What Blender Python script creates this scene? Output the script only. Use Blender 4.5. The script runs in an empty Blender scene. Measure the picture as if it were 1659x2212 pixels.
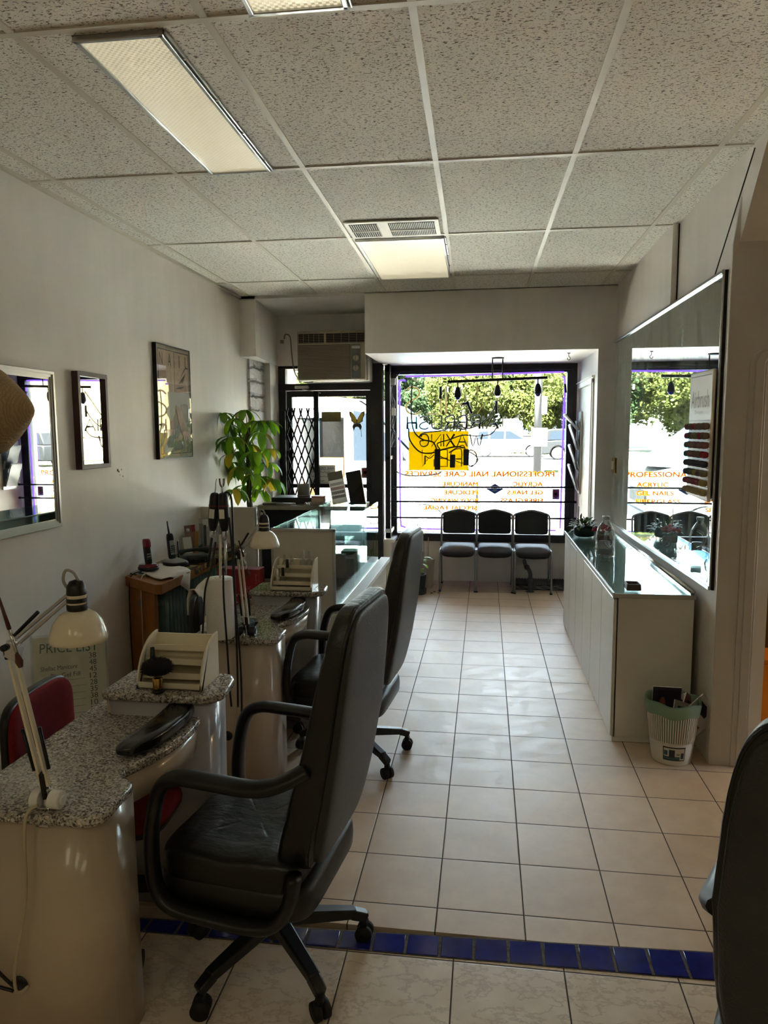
import bpy, bmesh, math, random
from mathutils import Vector, Matrix, Euler
random.seed(7)
SC = bpy.context.scene
COL = SC.collection
PI = math.pi
# ------------------------------------------------------------------ camera, world, sun, exposure
cd = bpy.data.cameras.new('camera'); cam = bpy.data.objects.new('camera', cd); COL.objects.link(cam)
YAW, PIT, ROL, CAMZ = .1392, .1107, -.0052, 1.6133
F = Vector((-math.sin(YAW)*math.cos(PIT), math.cos(YAW)*math.cos(PIT), -math.sin(PIT)))
R_ = Vector((math.cos(YAW), math.sin(YAW), 0)); U_ = R_.cross(F)
R2 = R_*math.cos(ROL)+U_*math.sin(ROL); U2 = U_*math.cos(ROL)-R_*math.sin(ROL)
cam.matrix_world = Matrix(((R2.x, U2.x, -F.x, 0), (R2.y, U2.y, -F.y, 0), (R2.z, U2.z, -F.z, CAMZ), (0, 0, 0, 1)))
cd.sensor_fit = 'VERTICAL'; cd.sensor_height = 36; cd.lens = 36*1561.13/2212; cd.clip_start = .02; cd.clip_end = 400
SC.camera = cam
SC.view_settings.view_transform = 'Standard'; SC.view_settings.look = 'None'; SC.view_settings.gamma = 1
SC.view_settings.exposure = 0.6
w = bpy.data.worlds.new('sky'); SC.world = w; w.use_nodes = True
nt = w.node_tree; bg = nt.nodes['Background']
sky = nt.nodes.new('ShaderNodeTexSky'); sky.sky_type = 'NISHITA'; sky.sun_disc = False
sky.sun_elevation = math.radians(60); sky.sun_rotation = math.radians(200); sky.air_density = 1.3; sky.dust_density = 2.5
hs = nt.nodes.new('ShaderNodeHueSaturation'); hs.inputs['Saturation'].default_value = .5
nt.links.new(sky.outputs[0], hs.inputs['Color']); nt.links.new(hs.outputs[0], bg.inputs[0]); bg.inputs[1].default_value = 3.2
sl = bpy.data.lights.new('sun', 'SUN'); so = bpy.data.objects.new('sun', sl); COL.objects.link(so)
sl.energy = 330; sl.angle = math.radians(.6); sl.color = (1, .97, .92)
so.rotation_euler = Vector((-.22, -.42, .9)).to_track_quat('Z', 'Y').to_euler()
# daylight portals: they only steer the sky's samples through the shop window and the door
for px, pz, sx, sz in ((-.05, 1.37, 1.75, 1.7), (-1.6, 1.2, .8, 1.9)):
    pl = bpy.data.lights.new('portal', 'AREA'); po = bpy.data.objects.new('portal', pl); COL.objects.link(po)
    pl.shape = 'RECTANGLE'; pl.size = sx; pl.size_y = sz; pl.cycles.is_portal = True
    po.location = (px, 7.85, pz); po.rotation_euler = (-PI/2, 0, 0)
cy = SC.cycles
cy.max_bounces = 10; cy.diffuse_bounces = 6; cy.glossy_bounces = 5; cy.transmission_bounces = 8; cy.transparent_max_bounces = 16
cy.caustics_reflective = False; cy.caustics_refractive = False; cy.sample_clamp_indirect = 60; cy.use_denoising = True

# ------------------------------------------------------------------ materials
def lin(v): v /= 255; return v/12.92 if v <= .04045 else ((v+.055)/1.055)**2.4
def rgb(r, g, b): return (lin(r), lin(g), lin(b), 1)
MATS = {}
def mat(name, col, rough=.5, metal=0, spec=.5, noise=0, nscale=20, bump=0, bscale=60, trans=0, ior=1.45, emit=0, ecol=None, coat=0, stretch=(1, 1, 1), subs=0, sheen=0):
    if name in MATS: return MATS[name]
    m = bpy.data.materials.new(name); m.use_nodes = True; n = m.node_tree; b = n.nodes['Principled BSDF']
    c = rgb(*col); b.inputs['Base Color'].default_value = c; b.inputs['Roughness'].default_value = rough
    b.inputs['Metallic'].default_value = metal; b.inputs['Specular IOR Level'].default_value = spec
    b.inputs['Transmission Weight'].default_value = trans; b.inputs['IOR'].default_value = ior
    b.inputs['Coat Weight'].default_value = coat
    if subs: b.inputs['Subsurface Weight'].default_value = subs
    if sheen: b.inputs['Sheen Weight'].default_value = sheen
    if emit: b.inputs['Emission Color'].default_value = rgb(*(ecol or col)); b.inputs['Emission Strength'].default_value = emit
    if noise or bump:
        tc = n.nodes.new('ShaderNodeTexCoord'); mp = n.nodes.new('ShaderNodeMapping'); mp.inputs['Scale'].default_value = stretch
        n.links.new(tc.outputs['Object'], mp.inputs[0])
    if noise:
        t = n.nodes.new('ShaderNodeTexNoise'); t.inputs['Scale'].default_value = nscale; t.inputs['Detail'].default_value = 4
        n.links.new(mp.outputs[0], t.inputs['Vector'])
        r = n.nodes.new('ShaderNodeMapRange'); r.inputs[1].default_value = .3; r.inputs[2].default_value = .7
        r.inputs[3].default_value = 1-noise; r.inputs[4].default_value = 1+noise*.6
        n.links.new(t.outputs[0], r.inputs[0])
        v = n.nodes.new('ShaderNodeVectorMath'); v.operation = 'SCALE'; v.inputs[0].default_value = c[:3]
        n.links.new(r.outputs[0], v.inputs['Scale']); n.links.new(v.outputs[0], b.inputs['Base Color'])
    if bump:
        t = n.nodes.new('ShaderNodeTexNoise'); t.inputs['Scale'].default_value = bscale; t.inputs['Detail'].default_value = 3
        n.links.new(mp.outputs[0], t.inputs['Vector'])
        bn = n.nodes.new('ShaderNodeBump'); bn.inputs['Strength'].default_value = bump; bn.inputs['Distance'].default_value = .01
        n.links.new(t.outputs[0], bn.inputs['Height']); n.links.new(bn.outputs[0], b.inputs['Normal'])
    MATS[name] = m; return m
class N:
    """short-hand for building node trees"""
    def __init__(s, name): s.m = bpy.data.materials.new(name); s.m.use_nodes = True; s.t = s.m.node_tree; s.b = s.t.nodes['Principled BSDF']; MATS[name] = s.m
    def n(s, typ, **k):
        x = s.t.nodes.new(typ)
        for a, v in k.items():
            if a.startswith('i'): x.inputs[int(a[1:])].default_value = v
            else: setattr(x, a, v)
        return x
    def l(s, a, b): s.t.links.new(a, b)
    def math(s, op, a, b=None, c=None):
        x = s.n('ShaderNodeMath', operation=op)
        for i, v in enumerate((a, b, c)):
            if v is None: continue
            if isinstance(v, (int, float)): x.inputs[i].default_value = v
            else: s.l(v, x.inputs[i])
        return x.outputs[0]
    def mix(s, f, a, b):
        x = s.n('ShaderNodeMix', data_type='RGBA')
        for i, v in ((0, f), (6, a), (7, b)):
            if isinstance(v, (int, float)): x.inputs[i].default_value = v
            elif isinstance(v, tuple): x.inputs[i].default_value = v
            else: s.l(v, x.inputs[i])
        return x.outputs[2]
    def pos(s):
        g = s.n('ShaderNodeNewGeometry'); x = s.n('ShaderNodeSeparateXYZ'); s.l(g.outputs['Position'], x.inputs[0]); return g.outputs['Position'], x.outputs
    def noise(s, vec, scale, detail=3, rough=.5):
        x = s.n('ShaderNodeTexNoise'); x.inputs['Scale'].default_value = scale; x.inputs['Detail'].default_value = detail; x.inputs['Roughness'].default_value = rough
        s.l(vec, x.inputs['Vector']); return x.outputs[0]
    def scale(s, vec, v3):
        x = s.n('ShaderNodeMapping'); x.inputs['Scale'].default_value = v3; s.l(vec, x.inputs[0]); return x.outputs[0]
    def rng(s, v, a, b, c=0., d=1.):
        x = s.n('ShaderNodeMapRange'); s.l(v, x.inputs[0])
        for i, q in enumerate((a, b, c, d)): x.inputs[i+1].default_value = q
        return x.outputs[0]
    def bump(s, h, st=.3, d=.01):
        x = s.n('ShaderNodeBump'); x.inputs['Strength'].default_value = st; x.inputs['Distance'].default_value = d; s.l(h, x.inputs['Height']); s.l(x.outputs[0], s.b.inputs['Normal'])
def tile_mat(name, x0, y0, sx, sy, c1, c2, grout, rough, gw=.0045, veins=False):
    q = N(name); P, xyz = q.pos()
    fx = q.math('FRACT', q.math('DIVIDE', q.math('SUBTRACT', xyz[0], x0), sx)); fy = q.math('FRACT', q.math('DIVIDE', q.math('SUBTRACT', xyz[1], y0), sy))
    ex = q.math('MULTIPLY', q.math('MINIMUM', fx, q.math('SUBTRACT', 1, fx)), sx); ey = q.math('MULTIPLY', q.math('MINIMUM', fy, q.math('SUBTRACT', 1, fy)), sy)
    e = q.math('MINIMUM', ex, ey); g = q.math('LESS_THAN', e, gw*.5)
    ix = q.math('FLOOR', q.math('DIVIDE', q.math('SUBTRACT', xyz[0], x0), sx)); iy = q.math('FLOOR', q.math('DIVIDE', q.math('SUBTRACT', xyz[1], y0), sy))
    cmb = q.n('ShaderNodeCombineXYZ'); q.l(ix, cmb.inputs[0]); q.l(iy, cmb.inputs[1])
    wn = q.n('ShaderNodeTexWhiteNoise'); q.l(cmb.outputs[0], wn.inputs['Vector'])
    n1 = q.rng(q.noise(P, 9, 5, .6), .35, .65); n2 = q.noise(P, 60, 3)
    f = q.math('ADD', q.math('MULTIPLY', n1, .6), q.math('MULTIPLY', wn.outputs[0], .4))
    c = q.mix(f, c1, c2)
    if veins:
        v = q.rng(q.math('ABSOLUTE', q.math('SUBTRACT', q.noise(q.scale(P, (1, 1.6, 1)), 7, 8, .65), .5)), 0, .03, 1, 0)
        c = q.mix(q.math('MULTIPLY', v, .45), c, rgb(150, 125, 100))
    c = q.mix(g, c, grout); q.l(c, q.b.inputs['Base Color'])
    q.l(q.math('ADD', q.math('MULTIPLY', g, .5), q.rng(n1, 0, 1, rough-.06, rough+.06)), q.b.inputs['Roughness'])
    q.bump(q.math('ADD', q.rng(e, 0, gw, 0, 1), q.math('MULTIPLY', n2, .12)), .5, .002)
    return q.m
M_floor = tile_mat('floor_tile', -.4359, .8496, .2898, .2898, rgb(196, 172, 146), rgb(214, 194, 170), rgb(78, 70, 62), .46)
M_floor2 = tile_mat('marble_tile', -.412, 1.05-.003, .331, 1.01, rgb(205, 188, 165), rgb(228, 214, 194), rgb(70, 62, 55), .4, veins=True)
M_blue = tile_mat('blue_tile', -.441, 1.9, .1065, 1.0, rgb(22, 30, 110), rgb(30, 42, 135), rgb(170, 165, 160), .15, gw=.008)
def ceiling_mat():
    q = N('ceiling_panel'); P, xyz = q.pos()
    a = q.noise(q.scale(P, (1, 2.4, 1)), 62, 2, .55); b = q.noise(P, 16, 2); c3 = q.noise(P, 170, 2)
    f = q.rng(a, .36, .41, 1, 0); f2 = q.rng(c3, .34, .38, .8, 0); f = q.math('MAXIMUM', f, f2)
    base = q.mix(b, rgb(228, 225, 215), rgb(238, 235, 226))
    q.l(q.mix(f, base, rgb(118, 112, 100)), q.b.inputs['Base Color']); q.b.inputs['Roughness'].default_value = .95; q.b.inputs['Specular IOR Level'].default_value = .1
    q.bump(q.math('SUBTRACT', 1, f), .6, .004); return q.m
M_ceil = ceiling_mat()
def wall_mat(name, col, rough=.5, bump=.12, marks=.05):
    q = N(name); P, xyz = q.pos()
    n = q.noise(P, 1.7, 4, .6); st = q.noise(q.scale(P, (5, 5, .8)), 1.5, 4)
    f = q.math('ADD', q.math('MULTIPLY', n, .5), q.math('MULTIPLY', st, .5))
    d = tuple(x*(1-2.2*marks) for x in rgb(*col)[:3])+(1,)
    q.l(q.mix(q.rng(f, .35, .65), d, rgb(*col)), q.b.inputs['Base Color']); q.b.inputs['Roughness'].default_value = rough
    q.bump(q.noise(P, 130, 3), bump, .003); return q.m
M_wall = wall_mat('painted_wall', (228, 222, 214), .42)
M_wallw = wall_mat('white_painted_wall', (232, 228, 222), .5)
M_wallg = wall_mat('grey_painted_wall', (196, 190, 182), .6)
def brick_mat():
    q = N('painted_stone'); P, xyz = q.pos()
    n = q.noise(P, 6, 4, .6); z = q.math('FRACT', q.math('ADD', q.math('MULTIPLY', xyz[2], 7.5), q.math('MULTIPLY', n, .5)))
    j = q.rng(q.math('MINIMUM', z, q.math('SUBTRACT', 1, z)), 0, .16)
    q.b.inputs['Base Color'].default_value = rgb(214, 210, 208); q.b.inputs['Roughness'].default_value = .6
    q.bump(q.math('ADD', q.math('MULTIPLY', j, .9), q.math('MULTIPLY', q.noise(P, 25, 4), .5)), 1, .04); return q.m
M_stone = brick_mat()
def granite():
    q = N('grey_granite'); tc = q.n('ShaderNodeTexCoord'); P = tc.outputs['Object']
    v = q.n('ShaderNodeTexVoronoi'); v.inputs['Scale'].default_value = 215; q.l(P, v.inputs['Vector'])
    s = q.n('ShaderNodeSeparateColor'); q.l(v.outputs['Color'], s.inputs[0])
    n = q.noise(P, 90, 4, .7)
    f = q.math('ADD', q.math('MULTIPLY', s.outputs[0], .55), q.math('MULTIPLY', n, .5))
    c = q.mix(q.rng(f, .3, .62), rgb(72, 68, 64), rgb(170, 164, 154)); c = q.mix(q.rng(f, .68, .85), c, rgb(208, 203, 195))
    q.l(c, q.b.inputs['Base Color']); q.b.inputs['Roughness'].default_value = .16; return q.m
M_gran = granite()
def leather():
    q = N('black_leather'); tc = q.n('ShaderNodeTexCoord'); P = tc.outputs['Object']
    q.b.inputs['Base Color'].default_value = rgb(15, 17, 17); q.b.inputs['Roughness'].default_value = .3
    q.bump(q.math('ADD', q.math('MULTIPLY', q.noise(P, 260, 3), .12), q.noise(q.scale(P, (1, 2, 1)), 9, 3, .6)), .55, .01); return q.m
M_leath = leather()
M_leathback = mat('worn_black_vinyl', (44, 46, 45), .42, noise=.2, nscale=14, bump=.25, bscale=220)
M_blk = mat('black_plastic', (16, 17, 18), .38, bump=.05, bscale=300)
M_blkm = mat('black_metal', (20, 20, 21), .4, metal=.3)
M_frame = mat('dark_frame_paint', (34, 31, 30), .45, noise=.25, nscale=9)
M_grey = mat('grey_tube_metal', (140, 140, 140), .32, metal=.7)
M_chrome = mat('chrome', (205, 205, 205), .12, metal=1)
M_alu = mat('aluminium', (182, 182, 180), .28, metal=.9)
M_brass = mat('brass', (190, 150, 80), .25, metal=1)
M_white = mat('white_laminate', (206, 200, 186), .33, noise=.04, nscale=3)
M_cab = mat('cabinet_laminate', (206, 202, 192), .4, noise=.04, nscale=4)
M_desk = mat('desk_laminate', (186, 170, 150), .24, noise=.05, nscale=3, coat=.3)
M_deskg = mat('desk_side_laminate', (170, 168, 172), .22, coat=.3)
M_cream = mat('cream_acrylic', (222, 213, 190), .3)
M_creamlamp = mat('cream_enamel', (214, 203, 178), .22, coat=.4)
M_wood = mat('orange_wood', (150, 96, 40), .45, noise=.25, nscale=6, stretch=(3, 3, .6))
M_teal = mat('teal_paint', (88, 112, 112), .45, noise=.12, nscale=8)
M_red = mat('red_fabric', (122, 10, 24), .9, noise=.15, nscale=60, bump=.3, bscale=500)
M_paper = mat('white_paper', (225, 222, 212), .8, bump=.3, bscale=260)
M_card = mat('white_card', (225, 224, 220), .6)
M_cloth = mat('white_cloth', (214, 206, 196), .9, bump=.4, bscale=400)
M_greyceil = mat('grid_paint', (206, 200, 184), .5)
M_dark = mat('dark_gap', (20, 18, 17), .8)
M_leaf = mat('green_leaf', (88, 138, 22), .4, noise=.35, nscale=5, subs=0, trans=0)
M_rubber = mat('rubber', (12, 12, 12), .7)
def thin_glass(name, tint=(1, 1, 1, 1), refl=1.0, dirt=0.0):
    m = bpy.data.materials.new(name); m.use_nodes = True; t = m.node_tree; t.nodes.remove(t.nodes['Principled BSDF']); o = t.nodes['Material Output']
    tr = t.nodes.new('ShaderNodeBsdfTransparent'); tr.inputs[0].default_value = tint; gl = t.nodes.new('ShaderNodeBsdfGlossy'); gl.inputs['Roughness'].default_value = .01
    fr = t.nodes.new('ShaderNodeFresnel'); fr.inputs[0].default_value = 1.5; mx = t.nodes.new('ShaderNodeMixShader')
    mu = t.nodes.new('ShaderNodeMath'); mu.operation = 'MULTIPLY'; mu.inputs[1].default_value = refl; t.links.new(fr.outputs[0], mu.inputs[0])
    t.links.new(mu.outputs[0], mx.inputs[0]); t.links.new(tr.outputs[0], mx.inputs[1]); t.links.new(gl.outputs[0], mx.inputs[2]); last = mx.outputs[0]
    if dirt:
        df = t.nodes.new('ShaderNodeBsdfDiffuse'); df.inputs[0].default_value = (.8, .85, .85, 1); m2 = t.nodes.new('ShaderNodeMixShader')
        nz = t.nodes.new('ShaderNodeTexNoise'); nz.inputs['Scale'].default_value = 5; nz.inputs['Detail'].default_value = 6
        mr = t.nodes.new('ShaderNodeMapRange'); mr.inputs[1].default_value = .45; mr.inputs[2].default_value = .75; mr.inputs[3].default_value = dirt*.4; mr.inputs[4].default_value = dirt
        t.links.new(nz.outputs[0], mr.inputs[0]); t.links.new(mr.outputs[0], m2.inputs[0]); t.links.new(last, m2.inputs[1]); t.links.new(df.outputs[0], m2.inputs[2]); last = m2.outputs[0]
    t.links.new(last, o.inputs['Surface']); MATS[name] = m; return m
M_glass = thin_glass('window_glass', (.96, 1, .985, 1), 1.0, .006)
M_cglass = thin_glass('case_glass', (.86, .97, .95, 1), .7)
M_bottle = thin_glass('clear_plastic', (.97, .98, .98, 1), .6, .14)
M_blueglass = thin_glass('blue_glass', (.45, .68, .85, 1), 2)
def translucent(m, col, f):
    t = m.node_tree; a = t.nodes.new('ShaderNodeBsdfTranslucent'); a.inputs[0].default_value = rgb(*col); x = t.nodes.new('ShaderNodeMixShader'); x.inputs[0].default_value = f
    t.links.new(t.nodes['Principled BSDF'].outputs[0], x.inputs[1]); t.links.new(a.outputs[0], x.inputs[2]); t.links.new(x.outputs[0], t.nodes['Material Output'].inputs['Surface']); return m
def mirror_mat(name, tint, smears):
    q = N(name); P, xyz = q.pos()
    q.b.inputs['Base Color'].default_value = tint; q.b.inputs['Metallic'].default_value = 1; q.b.inputs['Roughness'].default_value = .012
    if smears:
        n = q.noise(q.scale(P, (1, 2.5, .9)), 2.2, 6, .65); f = q.rng(n, .46, .72, .02, .4)
        d = q.n('ShaderNodeBsdfDiffuse'); d.inputs[0].default_value = rgb(190, 205, 200); mx = q.n('ShaderNodeMixShader'); o = q.t.nodes['Material Output']
        q.l(f, mx.inputs[0]); q.l(q.b.outputs[0], mx.inputs[1]); q.l(d.outputs[0], mx.inputs[2]); q.l(mx.outputs[0], o.inputs['Surface'])
    return q.m
M_mirror = mirror_mat('smeared_mirror', (.80, .88, .86, 1), True)
M_mirror2 = mirror_mat('clean_mirror', (.9, .9, .88, 1), False)

# ------------------------------------------------------------------ mesh builder
class MB:
    def __init__(s): s.v = []; s.f = []; s.mi = []; s.sm = []; s.k = 0
    def add(s, vs, fs, smooth=False):
        o = len(s.v); s.v += [tuple(v) for v in vs]; s.f += [tuple(i+o for i in f) for f in fs]; s.mi += [s.k]*len(fs); s.sm += [smooth]*len(fs); return s
    def box(s, x0, x1, y0, y1, z0, z1, rot=None, piv=None):
        vs = [Vector((x, y, z)) for z in (z0, z1) for y in (y0, y1) for x in (x0, x1)]
        if rot:
            p = Vector(piv) if piv else Vector(((x0+x1)/2, (y0+y1)/2, (z0+z1)/2)); m = Euler(rot).to_matrix(); vs = [m@(v-p)+p for v in vs]
        return s.add(vs, [(0, 2, 3, 1), (4, 5, 7, 6), (0, 1, 5, 4), (2, 6, 7, 3), (0, 4, 6, 2), (1, 3, 7, 5)])
    def quad(s, a, b, c, d): return s.add([a, b, c, d], [(0, 1, 2, 3)])
    def bar(s, p, q, w, h, up=(0, 0, 1), w2=None, h2=None):
        p = Vector(p); q = Vector(q); d = (q-p).normalized(); up = Vector(up)
        r = d.cross(up)
        if r.length < 1e-4: r = d.cross(Vector((0, 1, 0)))
        r.normalize(); u = r.cross(d); w2 = w2 or w; h2 = h2 or h
        vs = [c+r*a*ww/2+u*b*hh/2 for c, ww, hh in ((p, w, h), (q, w2, h2)) for a, b in ((-1, -1), (1, -1), (1, 1), (-1, 1))]
        return s.add(vs, [(3, 2, 1, 0), (4, 5, 6, 7), (0, 1, 5, 4), (1, 2, 6, 5), (2, 3, 7, 6), (3, 0, 4, 7)])
    def tube(s, pts, r, n=8, closed=False, caps=True, flat=1.0, up=None):
        pts = [Vector(p) for p in pts]; m = len(pts); rs = r if isinstance(r, (list, tuple)) else [r]*m
        T = []
        for i in range(m):
            a = pts[(i-1) % m] if (closed or i > 0) else pts[i]; b = pts[(i+1) % m] if (closed or i < m-1) else pts[i]
            T.append((b-a).normalized() if (b-a).length > 1e-9 else Vector((0, 0, 1)))
        u = Vector(up) if up else (Vector((0, 0, 1)) if abs(T[0].z) < .9 else Vector((1, 0, 0))); vs = []
        for i in range(m):
            u = (u-T[i]*u.dot(T[i]))
            if u.length < 1e-5: u = T[i].orthogonal()
            u.normalize(); w_ = T[i].cross(u)
            for k in range(n):
                a = 2*PI*k/n; vs.append(pts[i]+(u*math.cos(a)*flat+w_*math.sin(a))*rs[i])
        fs = []; e = m if closed else m-1
        for i in range(e):
            j = (i+1) % m
            for k in range(n): l = (k+1) % n; fs.append((i*n+k, i*n+l, j*n+l, j*n+k))
        if not closed and caps: fs.append(tuple(range(n))[::-1]); fs.append(tuple((m-1)*n+k for k in range(n)))
        return s.add(vs, fs, True)
    def cyl(s, p, q, r, r2=None, n=16, smooth=True):
        r2 = r if r2 is None else r2; s.tube([p, q], [r, r2], n); return s
    def lathe(s, prof, c=(0, 0, 0), n=24, axis='z', caps=True, a0=0, a1=2*PI):
        vs = []; full = abs(a1-a0-2*PI) < 1e-6; m = n if full else n+1
        for r, z in prof:
            for k in range(m):
                a = a0+(a1-a0)*k/n; x, y = r*math.cos(a), r*math.sin(a)
                p = (x, y, z) if axis == 'z' else ((z, x, y) if axis == 'x' else (y, z, x)); vs.append((p[0]+c[0], p[1]+c[1], p[2]+c[2]))
        fs = []
        for i in range(len(prof)-1):
            for k in range(n): l = (k+1) % m; fs.append((i*m+k, i*m+l, (i+1)*m+l, (i+1)*m+k))
        if caps and full:
            if prof[0][0] > 1e-6: fs.append(tuple(range(n))[::-1])
            if prof[-1][0] > 1e-6: fs.append(tuple((len(prof)-1)*n+k for k in range(n)))
        return s.add(vs, fs, True)
    def prism(s, poly, ax, a, b):
        """poly: 2D outline, extruded along ax ('x': poly is (y,z); 'y': (x,z); 'z': (x,y))"""
        def P(p, t): return (t, p[0], p[1]) if ax == 'x' else ((p[0], t, p[1]) if ax == 'y' else (p[0], p[1], t))
        n = len(poly); vs = [P(p, a) for p in poly]+[P(p, b) for p in poly]
        fs = [tuple(range(n))[::-1], tuple(range(n, 2*n))]+[(i, (i+1) % n, n+(i+1) % n, n+i) for i in range(n)]
        return s.add(vs, fs)
    def sup(s, c, r, e1=.5, e2=.5, nu=24, nv=14, fn=None):
        """superellipsoid"""
        def sg(v, e): return math.copysign(abs(v)**e, v)
        vs = []
        for j in range(nv+1):
            ph = -PI/2+PI*j/nv
            for i in range(nu):
                th = 2*PI*i/nu; p = Vector((r[0]*sg(math.cos(ph), e1)*sg(math.cos(th), e2), r[1]*sg(math.cos(ph), e1)*sg(math.sin(th), e2), r[2]*sg(math.sin(ph), e1)))
                if fn: p = fn(p)
                vs.append(Vector(c)+p)
        fs = [(j*nu+i, j*nu+(i+1) % nu, (j+1)*nu+(i+1) % nu, (j+1)*nu+i) for j in range(nv) for i in range(nu)]
        return s.add(vs, fs, True)
    def leaf(s, p, d, up, L, W, droop=.4, n=5, fold=.25):
        p = Vector(p); d = Vector(d).normalized(); up = Vector(up); r = d.cross(up)
        if r.length < 1e-3: r = d.orthogonal()
        r.normalize(); vs = []; q = p.copy(); dd = d.copy()
        for i in range(n+1):
            t = i/n; wd = W*(math.sin(PI*min(1, t*.9+.05))**.8)*.5*(1.0 if i < n else .02); u = r.cross(dd).normalized()
            vs += [q-r*wd+u*wd*fold, q.copy(), q+r*wd+u*wd*fold]
            q = q+dd*L/n; dd = (dd+Vector((0, 0, -1))*droop/n*1.6).normalized()
        fs = []
        for i in range(n): a = i*3; fs += [(a, a+1, a+4, a+3), (a+1, a+2, a+5, a+4)]
        return s.add(vs, fs, True)
    def xf(s, m, start=0): s.v[start:] = [tuple(m@Vector(v)) for v in s.v[start:]]; return s
    def text(s, txt, size=1, ext=.0, m=None, fit=None):
        """flat text in XY plane; fit=(w,h) scales its box; m: Matrix"""
        cu = bpy.data.curves.new('t', 'FONT'); cu.body = txt; cu.size = size; cu.extrude = ext; cu.align_x = 'CENTER'; cu.resolution_u = 3
        ob = bpy.data.objects.new('t', cu); me = bpy.data.meshes.new_from_object(ob)
        vs = [v.co.copy() for v in me.vertices]; fs = [tuple(p.vertices) for p in me.polygons]
        bpy.data.objects.remove(ob); bpy.data.meshes.remove(me)
        if vs:
            x0 = min(v.x for v in vs); x1 = max(v.x for v in vs); y0 = min(v.y for v in vs); y1 = max(v.y for v in vs)
            sx = fit[0]/(x1-x0) if fit else 1; sy = fit[1]/(y1-y0) if fit and fit[1] else sx
            vs = [Vector(((v.x-(x0+x1)/2)*sx, (v.y-(y0+y1)/2)*sy, v.z)) for v in vs]
            if m is not None: vs = [m@v for v in vs]
        return s.add(vs, fs)
    def build(s, name, mats, parent=None, bevel=0, off=None, seg=2, solid=0):
        me = bpy.data.meshes.new(name); vs = s.v
        if off is not None: vs = [(v[0]-off[0], v[1]-off[1], v[2]-off[2]) for v in vs]
        me.from_pydata(vs, [], s.f); mats = mats if isinstance(mats, (list, tuple)) else [mats]
        for m in mats: me.materials.append(m)
        me.polygons.foreach_set('material_index', s.mi); me.polygons.foreach_set('use_smooth', s.sm); me.update()
        bm = bmesh.new(); bm.from_mesh(me)
        bmesh.ops.remove_doubles(bm, verts=bm.verts, dist=1e-6)
        bmesh.ops.recalc_face_normals(bm, faces=bm.faces); bm.to_mesh(me); bm.free()
        o = bpy.data.objects.new(name, me); COL.objects.link(o)
        if parent is not None: o.parent = parent
        if solid: md = o.modifiers.new('s', 'SOLIDIFY'); md.thickness = solid; md.offset = 0
        if bevel:
            md = o.modifiers.new('b', 'BEVEL'); md.width = bevel; md.segments = seg; md.limit_method = 'ANGLE'; md.angle_limit = .7
            for p in me.polygons: p.use_smooth = True
            try: me.set_sharp_from_angle(angle=.8)
            except Exception: pass
        return o
def tag(o, label, cat, group=None):
    o['label'] = label; o['category'] = cat
    if group: o['group'] = group
    return o
def thing(name, label, cat, loc=(0, 0, 0), rz=0, group=None):
    o = bpy.data.objects.new(name, None); o.empty_display_size = .05; COL.objects.link(o); o.location = loc; o.rotation_euler = (0, 0, rz)
    return tag(o, label, cat, group)
def dup(root, loc, rz=None, label=None, group=None):
    def cp(o, par):
        c = o.copy(); COL.objects.link(c)
        if par: c.parent = par
        for ch in list(o.children): cp(ch, c)
        return c
    r = cp(root, None); r.location = loc
    if rz is not None: r.rotation_euler = (0, 0, rz)
    if label: r['label'] = label
    if group: r['group'] = group
    return r
def W(name, mb, m, parent, **k):
    """a part given in world coordinates under an unrotated Empty"""
    return mb.build(name, m, parent, off=parent.location, **k)
def WT(name, mb, m, loc, label, cat, group=None, **k):
    o = mb.build(name, m, off=loc, **k); o.location = loc; return tag(o, label, cat, group)
def S(name, mb, m, parent=None, **k):
    o = mb.build(name, m, parent, **k)
    if parent is None: o['kind'] = 'structure'
    return o
def arc(cx, cy, r, a0, a1, n): return [(cx+r*math.cos(math.radians(a0+(a1-a0)*i/n)), cy+r*math.sin(math.radians(a0+(a1-a0)*i/n))) for i in range(n+1)]
def smooth(pts, n=6):
    """Catmull-Rom through points"""
    P = [Vector(p) for p in pts]; out = []
    for i in range(len(P)-1):
        a = P[max(i-1, 0)]; b = P[i]; c = P[i+1]; d = P[min(i+2, len(P)-1)]
        for k in range(n):
            t = k/n; out.append(.5*((2*b)+(c-a)*t+(2*a-5*b+4*c-d)*t*t+(3*b-a-3*c+d)*t**3))
    out.append(P[-1]); return out

# ================================================================== SETTING
b = MB().box(-2.4, 2.9, 2.18, 7.9, -.1, 0); S('floor', b, M_floor)
b = MB().box(-2.4, 2.9, -3.6, 2.10, -.1, 0); o = S('floor', b, M_floor2)
# threshold: mortar bed with glazed blue tiles
b = MB(); b.prism([(-2.4, 2.035), (2.9, 2.105), (2.9, 2.30), (-2.4, 2.065)], 'z', -.1, .0008)
b.k = 1
for i in range(-17, 20):
    xa = -.441+.1065*i; xb = xa+.098
    f0 = lambda x: 2.066+.012*(x+.44); f1 = lambda x: 2.143+.045*(x+.44)
    if f1(xa) > f0(xa)+.03: b.prism([(xa, f0(xa)), (xb, f0(xb)), (xb, f1(xb)), (xa, f1(xa))], 'z', -.01, .0035)
M_bt = mat('glazed_blue_tile', (26, 34, 120), .12, noise=.25, nscale=25)
M_mort = mat('cement_mortar', (92, 86, 78), .9, noise=.4, nscale=60, bump=.5, bscale=120)
S('trim_1', b, [M_mort, M_bt], bevel=.002)
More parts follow.
